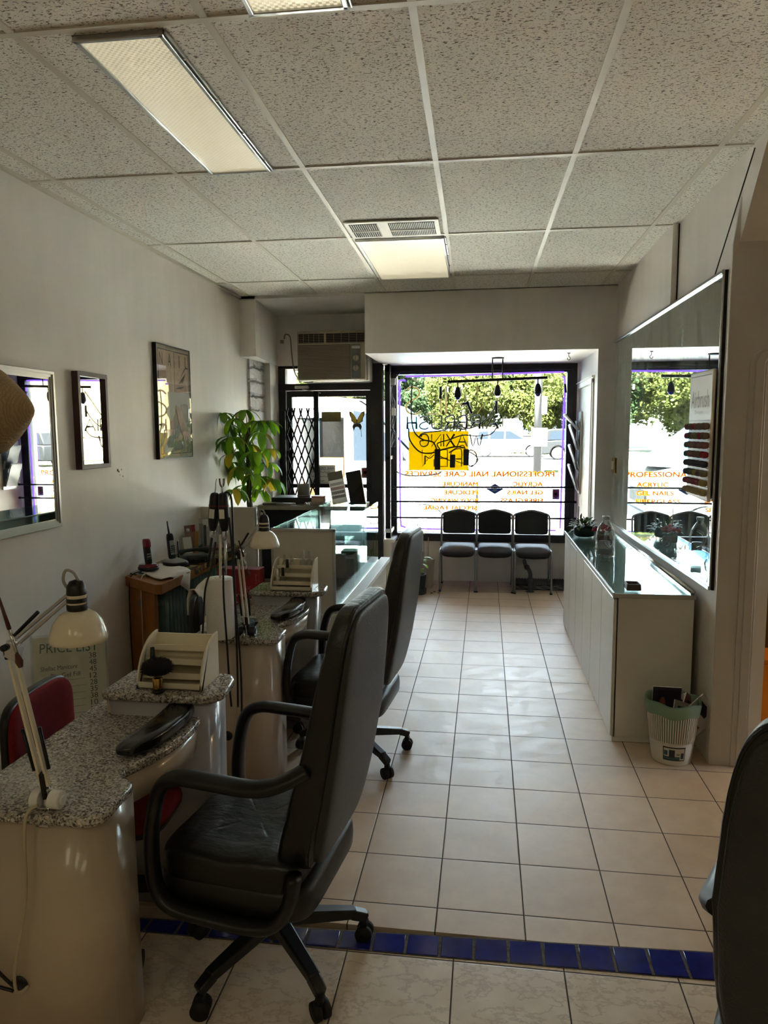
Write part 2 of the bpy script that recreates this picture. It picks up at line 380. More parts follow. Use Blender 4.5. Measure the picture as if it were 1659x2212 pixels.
# extra floor patches so the slanted strip has tile right up to it
ang = .012
b = MB().box(-2.4, 2.9, -3.6, 6.5, 2.825, 2.9); S('ceiling', b, M_ceil)
b = MB()
for i in range(-1, 9): b.box(-2.0227+.61*i-.0125, -2.0227+.61*i+.0125, -3.6, 6.38, 2.8195, 2.83)
for j in range(-4, 4):
    y = 3.41+1.22*j; b.box(-2.4, 3.2, y-.0125, y+.0125, 2.819, 2.83)
b.xf(Matrix.Rotation(ang, 4, 'Z')); b.v = [(min(max(x, -2.2), 2.75), min(y, 6.42), z) for x, y, z in b.v]
S('trim_2', b, M_greyceil)
b = MB().box(-2.4, -2.2, -3.6, 7.4, -.1, 2.9); S('wall_left', b, M_wall)
b = MB().box(-2.2, -2.182, 6.6, 7.06, 0, 2.295); S('trim_3', b, M_stone)
# wall angle along the ceiling
b = MB().box(-2.2, -2.182, -3.6, 6.42, 2.808, 2.825); S('trim_4', b, M_greyceil)
b = MB().prism([(3.545, -.1), (7.9, -.1), (7.9, 2.9), (3.22, 2.9), (3.22, 2.825), (3.545, 2.44)], 'x', 1.12, 1.32)
S('wall_right', b, M_wall)
b = MB().box(1.09, 1.12, 3.54, 7.9, 0, 2.33); b.box(1.085, 1.12, 4.62, 6.42, 2.33, 2.825); b.box(1.095, 1.12, 3.54, 3.6, 2.33, 2.45); S('wall_right', b, M_wall)
b = MB().bar((1.118, 4.61, 2.33), (1.118, 4.61, 2.82), .006, .012); b.bar((1.1185, 3.40, 2.80), (1.1185, 3.90, 2.36), .004, .006); S('trim_5', b, M_dark)
# dark return wall with the cased opening on its far side
b = MB().prism([(1.092, 0), (1.26, 0), (1.26, 2.9), (1.17, 2.9), (1.13, 2.72), (1.092, 2.44)], 'y', 3.536, 3.55); b.box(1.26, 2.9, 3.536, 3.6, 1.985, 2.9); b.box(2.2, 2.9, 3.536, 3.6, 0, 1.985); S('wall_return', b, M_wallg)
b = MB()
for dx, dw, dy in ((1.185, .028, .012), (1.208, .04, .022), (1.248, .012, .016)):
    b.box(dx, dx+dw, 3.54-dy, 3.542, 0, 1.9)
    ar = lambda rr: [(dx+.10-rr*math.cos(a*PI/20), 1.9+rr*.85*math.sin(a*PI/20)) for a in range(0, 11)]+[(2.2, 1.9+rr*.85)]
    po_, pi_ = ar(.10), ar(.10-dw)
    b.prism(po_+pi_[::-1], 'y', 3.54-dy, 3.542)
S('trim_6', b, M_wallg, bevel=.003)
b = MB().box(1.3, 2.9, 5.2, 5.3, -.1, 2.9); b.box(2.8, 2.9, 3.6, 5.2, -.1, 2.9); S('wall_corridor', b, mat('corridor_paint', (92, 62, 40), .8))
b = MB().box(2.8, 2.9, -3.6, 3.45, -.1, 2.9); S('wall_east', b, M_wallg)
b = MB().box(-2.4, 2.9, -3.7, -3.6, -.1, 2.9); S('wall_back', b, M_wallg)
b = MB().box(-2.6, 3.0, -3.8, 7.9, 2.93, 3.1); S('roof', b, M_wallg)
# front: niche, boxed soffit, bay
b = MB().prism([(-2.2, 6.41), (-2.055, 6.41), (-2.135, 7.4), (-2.2, 7.4)], 'z', 2.295, 2.9); S('wall_front', b, M_wallw)
b = MB().box(-2.2, -1.062, 6.5, 7.4, 2.80, 2.9); b.box(-2.2, -1.062, 6.41, 6.5, 2.80, 2.83); S('wall_front', b, M_wallw)
b = MB().box(-2.2, -1.83, 7.35, 7.47, 2.29, 2.82); b.box(-1.83, -1.0, 7.35, 7.47, 2.60, 2.82); b.box(-1.13, -1.0, 7.35, 7.47, 2.29, 2.82); S('wall_front', b, M_wallw)
b = MB().box(-1.062, 1.3, 6.42, 7.9, 2.30, 2.93); S('wall_front', b, M_wallw)
b = MB().box(-2.6, 3.0, 7.9, 8.02, 2.30, 3.1); b.box(-2.6, -2.13, 7.43, 8.1, -.1, 2.4); b.box(-2.3, -1.0, 7.47, 8.1, 2.30, 3.0); b.box(.99, 3.0, 7.9, 8.1, -.1, 2.4)
S('wall_facade', b, mat('facade', (150, 130, 115), .8))
b = MB().box(-2.2, -2.128, 7.07, 7.43, 0, 2.295); S('wall_front', b, M_wallw)
b = MB().box(-1.04, .99, 7.75, 7.9, -.1, .47); b.box(-1.04, -.965, 7.38, 7.75, 0, .47); b.box(-1.06, -.93, 7.36, 7.78, .47, .50); S('wall_front', b, M_wallw)
b = MB()   # bay's white side wall with a cased cupboard opening
b.box(.955, 1.09, 6.42, 7.9, 0, 2.30); b.box(.94, .955, 6.42, 6.62, 0, 2.30); b.box(.94, .955, 6.62, 7.9, 2.075, 2.30); b.box(.925, .955, 7.68, 7.9, 0, 2.30); S('wall_bay', b, M_wallw)
b = MB().box(.925, .945, 6.60, 6.66, 0, 2.07); b.box(.918, .93, 6.635, 6.655, 0, 2.05); b.box(.925, .945, 6.60, 7.72, 2.03, 2.095); b.box(.915, .93, 6.60, 7.72, 2.08, 2.095); S('trim_7', b, M_wallw, bevel=.003)
b = MB().box(.942, .955, 6.66, 7.7, .01, 2.03); d2 = S('door_2', b, mat('cream_door', (216, 210, 190), .45)); MBx = MB().box(.936, .943, 6.67, 6.69, 1.32, 1.42); S('latch_plate', MBx, M_alu, d2)
b = MB().box(.94, .955, 6.42, 7.9, 0, .1); S('baseboard_right', b, M_wallw)
# shop window: dark frame, glass
b = MB(); x0, x1, z0, z1 = -.986, .876, .44, 2.30
b.box(x0, x1, 7.69, 7.80, 2.212, z1); b.box(x0, x1, 7.69, 7.80, z0, .52); b.box(x0, -.936, 7.69, 7.80, .52, 2.212); b.box(.826, x1, 7.69, 7.80, .52, 2.212)
b.box(x0+.015, x1-.015, 7.66, 7.70, 2.235, 2.26); b.box(x1, .945, 7.70, 7.80, .44, 2.30)
w1 = S('window_1', b, M_frame, bevel=.004)
S('pane', MB().box(-.94, .83, 7.745, 7.751, .515, 2.215), M_glass, w1)
b = MB(); b.box(-1.03, -.975, 7.45, 7.50, .5, 2.30); b.box(-1.02, -.98, 7.45, 7.70, 2.22, 2.30); b.box(-1.04, -.97, 7.68, 7.80, .44, 2.30); b.box(-1.02, -.98, 7.45, 7.70, .5, .56)
for k in range(3): b.box(-1.012, -.998, 7.535+.05*k, 7.549+.05*k, .56, 1.62)
w2 = S('window_2', b, M_frame, bevel=.003)
S('rail', MB().box(-1.02, -.975, 7.45, 7.70, 1.325, 1.36).box(-1.03, -.965, 7.44, 7.72, .56, .60).box(-1.02, -.985, 7.46, 7.70, 1.62, 1.64), M_alu, w2)
S('pane', MB().box(-1.004, -1.0, 7.5, 7.69, .6, 2.22), M_glass, w2)
# entrance door
b = MB(); b.box(-2.128, -2.055, 7.36, 7.46, 0, 2.30); b.box(-1.165, -1.04, 7.34, 7.46, 0, 2.30); b.box(-2.128, -1.04, 7.36, 7.46, 2.262, 2.30); b.box(-2.128, -1.04, 7.35, 7.46, 2.04, 2.108)
S('door_frame_1', b, M_frame, bevel=.004)
b = MB(); b.box(-2.05, -1.995, 7.38, 7.43, .02, 2.035); b.box(-1.215, -1.168, 7.38, 7.43, .02, 2.035); b.box(-1.995, -1.215, 7.38, 7.43, 1.975, 2.035); b.box(-1.995, -1.215, 7.38, 7.43, .02, .24)
dr = S('door_1', b, M_frame, bevel=.003)
S('pane', MB().box(-1.995, -1.215, 7.402, 7.408, .24, 1.975), M_glass, dr)
S('push_bar', MB().box(-1.99, -1.17, 7.345, 7.375, 1.035, 1.075).box(-1.21, -1.16, 7.33, 7.38, 1.02, 1.09), M_blkm, dr, bevel=.004)
b = MB().box(-1.94, -1.80, 7.30, 7.37, 2.055, 2.085); b.bar((-1.87, 7.33, 2.05), (-1.68, 7.35, 2.01), .02, .008); S('door_closer', b, M_alu, dr, bevel=.003)
S('transom', MB().box(-2.055, -1.83, 7.40, 7.405, 2.108, 2.262).box(-1.83, -1.165, 7.44, 7.445, 2.108, 2.262), M_glass, dr)

# ================================================================== OUTSIDE
def ground(n, x0, x1, y0, y1, z, m): S(n, MB().box(x0, x1, y0, y1, z-.2, z), m)
M_walk = mat('pale_concrete', (232, 228, 218), .9, noise=.12, nscale=3); M_road = mat('sunlit_asphalt', (66, 65, 64), .9, noise=.15, nscale=4)
M_grass = mat('verge_grass', (34, 42, 13), .95, noise=.4, nscale=2)
ground('sidewalk', -30, 40, 8.1, 10.2, -.03, M_walk); ground('sidewalk', -2.13, .99, 7.46, 8.1, -.02, M_walk)
ground('road', -60, 80, 10.0, 31, -.12, M_road); ground('grass_verge', -60, 80, 31, 37, -.03, M_grass); ground('road', -60, 80, 37, 52, -.05, M_road); ground('lawn', -80, 100, 52, 95, 0, M_grass)
# trees: leaf clouds on trunks
M_tl = [mat('bright_tree_leaves', (44, 48, 20), .8, 0, .05), mat('blue_green_tree_leaves', (28, 38, 22), .8, 0, .05)]
translucent(M_tl[0], (80, 86, 46), .55); translucent(M_tl[1], (58, 74, 48), .5)
def crown(seed, nl, m, nm):
    r = random.Random(seed); b = MB(); bl = [(Vector((r.gauss(0, 1.25), r.gauss(0, 1.25), r.gauss(0, .95))), r.uniform(.7, 1.3)) for _ in range(26)]
    for _ in range(nl):
        c, q = r.choice(bl); d = Vector((r.gauss(0, 1), r.gauss(0, 1), r.gauss(0, 1))).normalized(); p = c+d*q*r.uniform(.55, 1.05)
        n = (d+Vector((r.uniform(-1, 1), r.uniform(-1, 1), r.uniform(-1, 1)))*.9).normalized(); u = n.orthogonal().normalized(); v = n.cross(u); s_ = r.uniform(.08, .18)
        a = r.uniform(0, 6.28); e = u*math.cos(a)+v*math.sin(a); g = n.cross(e)
        b.add([p-e*s_, p+g*s_*.6, p+e*s_, p-g*s_*.6], [(0, 1, 2, 3)])
    return b
def tree(loc, sc, seed, k, label):
    t = thing('tree', label, 'tree', loc, seed*.7, 'trees across the street'); t.scale = (sc*.95, sc*.95, sc)
    b = crown(seed, 17000, M_tl[k], ''); b.xf(Matrix.Translation((0, 0, 4.1))); b.build('crown', M_tl[k], t)
    b = MB().tube(smooth([(0, 0, 0), (.05, 0, 1.2), (-.05, .05, 2.4), (0, 0, 4)]), .14, 8)
    for i in range(5): a = i*1.3; b.tube([(0, 0, 2.0+.25*i), (math.cos(a)*.9, math.sin(a)*.9, 3.4+.2*i)], [.07, .03], 6)
    b.build('trunk', mat('tree_bark', (44, 38, 30), .9), t); return t
t1 = tree((-1.5, 54, 0), 1.15, 1, 0, 'bright green leafy tree across the street behind the white sport utility car')
t2 = tree((4.6, 56, 0), 1.25, 2, 0, 'yellow-green leafy tree across the street behind the signs on the pole')
t3 = tree((-6.8, 58, 0), 1.2, 3, 1, 'darker bluish tree across the street behind the unlit letter tubes')
for loc, s_, src, l in (((-12.5, 56, 0), 1.2, t1, 'sunlit green tree across the street behind the white van roof'), ((-19, 58, 0), 1.3, t3, 'dark green tree across the street, shown in the wall mirror beyond the parked van'),
                  ((-26, 60, 0), 1.3, t2, 'broad yellow-green tree at the far end of the street in the wall mirror'), ((11, 60, 0), 1.35, t3, 'dark leafy tree across the street at the right edge of the shop window'),
                  ((-1.8, 66, 0), 1.7, t3, 'tall dark tree rising behind the row of street trees'), ((8.0, 68, 0), 1.8, t2, 'tall pale tree rising behind the wooden fence and house'), ((-10.5, 70, 0), 1.7, t1, 'tall tree far behind the van, above the door glass')):
    c = dup(src, loc, loc[0], l); c.scale = (s_, s_, s_)
b = MB()
r_ = random.Random(4)
for _ in range(900):
    d = Vector((r_.gauss(0, 1), r_.gauss(0, 1), abs(r_.gauss(0, 1)))).normalized(); p = Vector((d.x*1.5, d.y*.8, d.z*1.2))*r_.uniform(.8, 1.05); e = d.orthogonal()*.09; g = d.cross(e)
    b.add([p-e, p+g, p+e, p-g], [(0, 1, 2, 3)])
bs = b.build('hedge_bush', mat('hedge_leaves', (46, 52, 15), .7)); bs.location = (1.9, 53.5, 0); tag(bs, 'low yellow-green bush beyond the white car, left of the utility pole', 'bush')
# house with roof
h = thing('house', 'pale house with grey gable roof behind the street trees', 'house', (5.5, 62, 0))
MB().box(-4, 4, 0, 6, 0, 3.6).build('house_wall', mat('pale_siding', (84, 82, 76), .8), h)
MB().prism([(-4.5, 3.5), (4.5, 3.5), (0, 5.8)], 'y', -.4, 6.4).build('roof', mat('grey_shingles', (50, 50, 50), .9), h)
for k in range(3): MB().box(-2.9+k*2.3, -1.7+k*2.3, -.04, .02, 1.2, 2.5).build('window', mat('dark_window', (50, 58, 62), .2), h)
bb = MB()
for k in range(24): bb.box(-1.3+k*.13, -1.2+k*.13, 50.9, 50.95, 0, 1.9+.03*(k % 2))
WT('wooden_fence', bb.box(-1.3, 1.8, 50.95, 51, 1.4, 1.5), mat('weathered_planks', (60, 47, 34), .9), (.2, 50.9, 0), 'short weathered wooden fence behind the roof of the white car', 'fence')
br = thing('brick_building', 'yellow brick building up the street, seen only in the small mirrors on the plastered wall', 'building', (22, 40, 0))
MB().box(-8, 8, 0, 8, 0, 9).build('house_wall', mat('yellow_brick', (86, 74, 46), .9, noise=.15, nscale=3), br)
for i in range(4):
    for j in range(2): MB().box(-6.6+i*3.6, -5.2+i*3.6, -.05, .02, 1.4+3.6*j, 3.2+3.6*j).build('window', mat('dark_window', (50, 58, 62), .2), br)
# cars
M_carw = mat('white_car_paint', (96, 98, 100), .3, coat=.6); M_carb = mat('black_car_paint', (10, 11, 12), .5, 0, .2); M_tire = mat('tyre', (26, 26, 27), .8); M_hub = mat('wheel_rim', (90, 92, 94), .5); M_cg = mat('car_glass', (12, 18, 24), .4, 0, .15)
def wheel(t, x, y, r, out):
    b = MB(); b.lathe([(r*.62, 0), (r*.96, .0), (r, .04), (r, .18), (r*.94, .22), (r*.6, .22)], (x, y, r), 28, 'y'); w_ = b.build('wheel', M_tire, t)
    yy = y+(.0 if out < 0 else .22)
    b = MB(); b.lathe([(.001, -.006), (r*.16, -.012), (r*.2, .0), (r*.6, .012), (r*.64, .03)] if out < 0 else [(.001, .006), (r*.64, -.03)], (x, yy, r), 28, 'y')
    for k in range(5): a = k*2*PI/5; b.bar((x, yy-.008, r), (x+r*.58*math.cos(a), yy-.008, r+r*.58*math.sin(a)), .05, .02, up=(0, 1, 0))
    b.build('rim', M_hub, w_)
def carbody(pts, xw1, xw2, r, z0): 
    """lower outline with two wheel arches; pts: upper outline from rear to front"""
    lo = []
    for xc in (xw2, xw1): lo += [(xc+r*1.18*math.cos(a*PI/10), z0+max(0, r*1.2*math.sin(a*PI/10)+(.33-z0)*0+.06)) for a in range(0, 11)]
    return pts+[(pts[-1][0], z0)]+lo+[(pts[0][0], z0)]
def car(loc, m, label, cat='car', rz=0):
    t = thing('parked_car', label, cat, loc, rz)
    low = carbody([(-2.35, .95), (-2.3, 1.08), (-1.2, 1.12), (1.15, 1.10), (2.15, .98), (2.37, .8), (2.4, .5)], -1.45, 1.5, .36, .3)
    MB().prism(low, 'y', -.95, .95).build('body', m, t, bevel=.05)
    cab = [(-2.28, 1.08), (-2.05, 1.72), (-1.6, 1.78), (.2, 1.76), (1.25, 1.10)]
    b = MB(); b.prism(cab, 'y', -.82, .82); b.build('cabin', m, t, bevel=.05)
    for a, c in (((-1.98, 1.15), (-1.85, 1.62)), ((-1.15, 1.15), (-1.15, 1.66)), ((-.18, 1.15), (-.18, 1.66))):
        e = {-1.98: (-1.28, -1.28), -1.15: (-.26, -.26), -.18: (.98, .14)}[a[0]]
        for sy in (-1, 1): MB().prism([a, (e[0], 1.15), (e[1], 1.66), c], 'y', sy*.825, sy*.835).build('side_window', M_cg, t)
    MB().bar((1.28, 0, 1.12), (.22, 0, 1.74), 1.5, .02).build('windshield', M_cg, t)
    for x in (-1.45, 1.5):
        wheel(t, x, -.93, .36, -1); wheel(t, x, .71, .36, 1)
    MB().box(2.3, 2.41, -.8, -.45, .72, .86).box(2.3, 2.41, .45, .8, .72, .86).build('headlight', M_chrome, t, bevel=.02)
    MB().box(-1.08, 1.12, -.97, -.9, .3, .46).build('sill_trim', M_tire, t)
    return t
suv = car((1.45, 48, -.05), M_carw, 'white sport utility car with black lower trim parked across the street', rz=0)
car((5.6, 43.6, -.05), M_carb, 'black car parked across the street just beyond the pole with signs')
car((19, 34, -.05), M_carb, 'dark car parked up the street, seen in the silver framed mirror', rz=.2)
car((-13.5, 44, -.05), M_carb, 'dark car across the street under the trees, shown in the wall mirror')
# van at the kerb
v = thing('delivery_van', 'white delivery van at the kerb with its sliding door open', 'van', (-.88, 10.3, -.1)); O = v.location
B = MB(); B.prism([(-5.3, .45), (-2.78, .4), (-2.78, 2.12), (-5.1, 2.14), (-5.3, 2.0)], 'y', 10.3, 12.2); B.prism([(-2.78, 1.82), (-2.02, 1.82), (-2.02, 2.1), (-2.78, 2.12)], 'y', 10.3, 12.2); B.box(-2.78, -2.02, 10.3, 12.2, .3, .5); B.box(-2.78, -2.02, 12.1, 12.2, .5, 1.82)
fr = [(-2.02, 2.1), (-2.02, .3)]+[(-.88-.43*math.cos(a*PI/12), .28+.43*math.sin(a*PI/12)) for a in range(13)]+[(-.3, .28), (-.14, .42), (-.12, .85), (-.22, 1.02), (-.5, 1.12), (-.98, 1.22), (-1.72, 2.0), (-1.86, 2.08)]
B.prism(fr, 'y', 10.3, 12.2); W('body', B, M_carw, v, bevel=.04)
W('cargo_lining', MB().box(-2.76, -2.04, 12.0, 12.09, .5, 1.8).box(-2.76, -2.72, 10.4, 12.0, .5, 1.8), mat('grey_lining', (120, 122, 124), .8), v)
def sk(mb, yy=10.29): return mb
W('side_window', MB().prism([(-1.88, 1.2), (-1.12, 1.2), (-1.62, 1.86), (-1.88, 1.92)], 'y', 10.288, 10.30), M_cg, v)
ws, wt = MB(), MB()
def wp(i, y_): q_ = .75*(1-((y_-11.25)/.93)**2); return [(-.62+q_*.7, y_, 1.10), (-.93+q_, y_, 1.20), (-1.66+q_*.6, y_, 1.98), (-1.80+q_*.4, y_, 2.075), (-1.95, y_, 2.10)][i]
ys_ = [10.33+.23*k for k in range(9)]
for a_, b_ in zip(ys_, ys_[1:]):
    ws.add([wp(1, a_), wp(1, b_), wp(2, b_), wp(2, a_)], [(0, 1, 2, 3)], True)
    for k in (0, 2, 3): wt.add([wp(k, a_), wp(k, b_), wp(k+1, b_), wp(k+1, a_)], [(0, 1, 2, 3)], True)
W('windshield_surround', wt, M_carw, v)
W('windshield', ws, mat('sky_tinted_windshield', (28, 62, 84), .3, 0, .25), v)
W('grille', MB().box(-.16, -.10, 10.7, 11.8, .55, .75), M_tire, v); W('bumper', MB().box(-.4, -.08, 10.27, 12.23, .28, .44), mat('grey_bumper', (46, 47, 48), .6), v, bevel=.02)
W('door_seam', MB().box(-1.985, -1.975, 10.294, 10.30, .45, 2.0).box(-1.10, -1.09, 10.294, 10.30, .7, 1.2), M_tire, v)
W('wing_mirror', MB().box(-1.3, -1.16, 10.12, 10.28, 1.2, 1.42), M_tire, v, bevel=.02)
b = MB(); 
def vwheel(x, yy):
    b = MB(); b.lathe([(.2, 0), (.31, 0), (.33, .04), (.33, .18), (.3, .22), (.18, .22)], (x-O.x, yy-O.y, .33), 32, 'y'); w_ = b.build('wheel', mat('van_tyre', (30, 31, 32), .8, bump=.6, bscale=40), v)
    b = MB(); b.lathe([(.001, -.01), (.05, -.02), (.07, 0), (.2, .01), (.215, .03)], (x-O.x, yy-O.y, .33), 32, 'y'); b.lathe([(.13, -.012), (.14, -.02), (.15, -.012)], (x-O.x, yy-O.y, .33), 32, 'y', caps=False); b.build('rim', M_hub, w_)
vwheel(-.88, 10.32); vwheel(-4.3, 10.32)
for i, (x, y, z, s_, lb) in enumerate(((-2.3, 11.0, .5, .42, 'large brown cardboard box at the bottom of the open van'), (-2.35, 11.05, .92, .3, 'brown cardboard box with a white paper label, topmost in the van'), (-2.6, 11.1, .5, .26, 'small cardboard box at the back edge of the open van'))):
    bx = thing('cardboard_box', lb, 'box', (x, y, z)); s2 = s_/2
    MB().box(-s2*1.3, s2*1.3, -s2, s2, 0, s_).build('carton', mat('cardboard', (196, 140, 92), .85), bx); MB().box(-s2*.2, s2*.7, -s2-.004, -s2, s_*.35, s_*.75).build('paper_label', M_card, bx)
# utility pole with signs
p = thing('utility_pole', 'grey wooden utility pole on the grass verge across the road', 'pole', (2.1, 30, -.1)); MB().tube([(0, 0, 0), (0, 0, 9)], [.16, .13], 14).build('shaft', mat('weathered_pole', (44, 43, 42), .9, noise=.2, nscale=8), p)
s = thing('parking_sign', 'tall white sign with two round symbols on the utility pole', 'sign', (2.33, 29.845, 2.27)); MB().box(-.11, .11, -.01, .01, 0, .72).build('panel', mat('sign_white', (84, 84, 86), .6), s, bevel=.01)
for k in (.52, .2):
    b = MB().lathe([(.062, -.013), (.078, -.013), (.078, -.009), (.062, -.009)], (0, 0, k), 20, 'y', caps=False); b.bar((-.04, -.012, k+.04), (.04, -.012, k-.04), .014, .003, up=(0, 1, 0)); b.build('round_symbol', mat('dark_symbol', (24, 22, 22), .6), s)
s = thing('warning_sign', 'white square sign with red band fixed low on the utility pole', 'sign', (2.15, 29.835, .98)); MB().box(-.32, .32, -.01, .01, 0, .75).build('panel', mat('sign_white', (84, 84, 86), .6), s, bevel=.01)
MB().box(-.26, .26, -.014, -.01, .56, .68).build('red_band', mat('sign_red', (90, 14, 18), .6), s)
b = MB()
for z_, w_ in ((.44, .3), (.3, .44), (.16, .26)):
    for k in range(int(w_/.055)): b.box(-w_/2+k*.055, -w_/2+k*.055+.035, -.014, -.01, z_, z_+.06)
b.build('lettering', mat('sign_grey', (34, 36, 42), .6), s)

# ================================================================== CEILING FIXTURES
def diff_mat(name, em):
    q = N(name); tc = q.n('ShaderNodeTexCoord'); w_ = q.n('ShaderNodeTexChecker'); w_.inputs['Scale'].default_value = 95; q.l(tc.outputs['Object'], w_.inputs['Vector'])
    q.b.inputs['Base Color'].default_value = rgb(226, 221, 200); q.b.inputs['Roughness'].default_value = .3; q.b.inputs['Emission Color'].default_value = rgb(255, 244, 205)
    q.l(q.math('MULTIPLY', q.rng(w_.outputs[1], 0, 1, .6, 1.15), em), q.b.inputs['Emission Strength']); q.bump(w_.outputs[1], .6, .004); return q.m
def fixture(x0, x1, y0, y1, label, em, grp=None):
    cx, cyy = (x0+x1)/2, (y0+y1)/2; t = thing('ceiling_light', label, 'ceiling light', (cx, cyy, 2.82), ang, grp); hx, hy = (x1-x0)/2, (y1-y0)/2; fw = .016
    b = MB(); b.box(-hx, hx, -hy, -hy+fw, -.014, .004); b.box(-hx, hx, hy-fw, hy, -.014, .004); b.box(-hx, -hx+fw, -hy, hy, -.014, .004); b.box(hx-fw, hx, -hy, hy, -.014, .004)
    b.box(hx+.004, hx+.012, -hy, hy, -.01, .002); b.build('frame', M_alu, t, bevel=.003)
    MB().box(-hx+fw, hx-fw, -hy+fw, hy-fw, -.006, .002).build('diffuser', diff_mat('prismatic_diffuser', em), t)
    for k in range(4): MB().lathe([(.0, -.018), (.006, -.014), (.004, -.008)], (hx+.008, -hy*.75+k*hy*.5, 0), 10).build('screw', M_chrome, t)
    return t
fixture(-1.275, -.985, 2.21, 3.385, 'long narrow ceiling light with silver frame nearest the plastered wall', .28)
fixture(-.835, -.275, 4.665, 5.86, 'wide ceiling light panel with cream diffuser beyond the air vent', .3)
fixture(-.68, -.39, .98, 2.165, 'ceiling light cut by the top edge of the photo', .45)
for k, lb in enumerate(('over the manicure tables side', 'in the middle', 'nearer the cased opening')): fixture(-1.7+k*1.5, -1.1+k*1.5, -2.2, -1.0, 'unseen fill light added behind the camera, '+lb, 2.8)  # unseen fixtures added behind the camera as fill to brighten the room
M_vent = mat('cream_vent_paint', (214, 208, 186), .45)
t = thing('ceiling_vent', 'cream ceiling air vent with two slotted grilles before the wide light panel', 'air vent', (-.555, 4.45, 2.82), ang)
MB().box(-.275, .275, -.18, .165, -.008, .0).build('vent_plate', M_vent, t, bevel=.002)
for xa, xb, n in ((-.25, -.085, 13), (-.02, .25, 26)):
    MB().box(xa, xb, -.145, .125, -.0095, -.0081).build('dark_opening', M_dark, t)
    b = MB()
    for k in range(n+1): x = xa+(xb-xa)*k/n; b.box(x-.0015, x+.0015, -.145, .125, -.013, -.0094)
    b.box(xa, xb, -.016, -.006, -.016, -.0094); b.build('grille', M_vent, t)

# ================================================================== AIR CONDITIONER
t = thing('air_conditioner', 'beige window air conditioner with louvred front above the entrance door', 'air conditioner', (-1.5, 7.2, 2.112))
M_ac = mat('aged_beige_plastic', (176, 166, 140), .5, noise=.1, nscale=5)
M_ac2 = mat('ac_grille_brown', (142, 128, 108), .5)
b = MB().box(-.345, .36, -.12, .42, 0, .47); b.build('housing', mat('beige_metal', (190, 184, 166), .5), t, bevel=.01)
b = MB(); b.box(-.33, .345, -.20, -.12, .005, .475); b.build('front_cover', M_ac, t, bevel=.012)
for xa, xb in ((-.315, -.06), (-.04, .335)):
    MB().box(xa, xb, -.204, -.198, .36, .45).build('air_outlet', M_dark, t)
    b = MB()
    for k in range(6): z = .365+k*.016; b.box(xa, xb, -.208, -.2, z, z+.0035)
    for k in range(5): b.box(xa+k*(xb-xa)/5, xa+k*(xb-xa)/5+.004, -.208, -.199, .36, .45)
    b.build('louvre', M_ac2, t)
b = MB(); b.box(-.31, .195, -.207, -.2, .02, .335)
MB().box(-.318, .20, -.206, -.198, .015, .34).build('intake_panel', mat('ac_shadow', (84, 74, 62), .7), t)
b = MB()
for k in range(24): z = .02+k*.0133; b.box(-.314, .196, -.212, -.204, z, z+.0052)
b.build('intake_grille', M_ac, t)
MB().box(.21, .30, -.210, -.2, .02, .34).build('control_panel', mat('control_grey', (112, 116, 112), .5), t, bevel=.004)
for z in (.21, .115):
    kb = MB().lathe([(.026, -.232), (.03, -.21)], (.255, 0, z), 20, 'y').build('knob', M_ac, t)
    MB().box(.252, .258, -.24, -.231, z-.024, z+.024).build('pointer', M_ac2, kb)
MB().box(.215, .295, -.213, -.209, .30, .325).build('badge', M_alu, t)
W('power_cord', MB().tube(smooth([(-2.045, 7.32, 2.56), (-2.02, 7.28, 2.60), (-1.97, 7.27, 2.57), (-1.965, 7.3, 2.42), (-1.95, 7.3, 2.28), (-1.90, 7.25, 2.17), (-1.8, 7.18, 2.115), (-1.70, 7.1, 2.108)]), .0065, 8), mat('grey_cord', (120, 112, 98), .6), t)
t = thing('wall_outlet', 'white wall outlet with a plug beside the air conditioner', 'outlet', (-2.07, 7.35, 2.50)); MB().box(-.035, .035, -.008, 0, -.06, .06).build('cover_plate', M_card, t, bevel=.003)
MB().box(-.018, .018, -.04, -.008, .015, .05).build('plug', M_ac2, t, bevel=.006)

# ================================================================== TRACK LIGHT, HOOK
t = thing('track_light', 'black track light with three small bell heads hanging in the window bay', 'track light', (.11, 7.0, 2.30))
MB().lathe([(.0, .0), (.06, 0), (.055, -.012), (.0, -.014)], (0, 0, 0), 20).build('ceiling_plate', M_blkm, t)
for sx in (-.05, .045): MB().cyl((sx, 0, -.005), (sx, 0, -.205), .006, n=8).build('hanging_rod', M_blkm, t)
b = MB().bar((-.47, 0, -.218), (.46, 0, -.192), .022, .026); b.build('bar', M_blkm, t, bevel=.003)
M_bulb = mat('blue_reflector', (40, 44, 150), .15, coat=.6)
for k, (x, z, tl) in enumerate(((-.375, -.215, 0), (-.0, -.205, .35), (.372, -.195, -.15))):
    hd = MB(); hd.cyl((0, 0, 0), (0, 0, -.055), .006, n=8); hd.lathe([(.008, -.05), (.018, -.06), (.028, -.09), (.034, -.125), (.03, -.15), (.026, -.15)], (0, 0, 0), 20)
    hd.xf(Matrix.Translation((x, 0, z))@Matrix.Rotation(tl, 4, 'X')); o = hd.build('lamp_head', M_blkm, t)
    bb = MB().sup((0, 0, -.145), (.026, .026, .03), 1, 1, 14, 8); bb.xf(Matrix.Translation((x, 0, z))@Matrix.Rotation(tl, 4, 'X')); bb.build('bulb', M_bulb if k != 1 else mat('lit_bulb', (250, 250, 255), .3, emit=4), o)
b = MB().lathe([(0, 0), (.016, 0), (.014, -.006), (0, -.007)], (0, 0, 0), 12); b.tube(smooth([(0, 0, -.005), (0, 0, -.03), (.012, 0, -.042), (.012, 0, -.055), (0, 0, -.062), (-.012, 0, -.054), (-.01, 0, -.044)], 4), .003, 6)
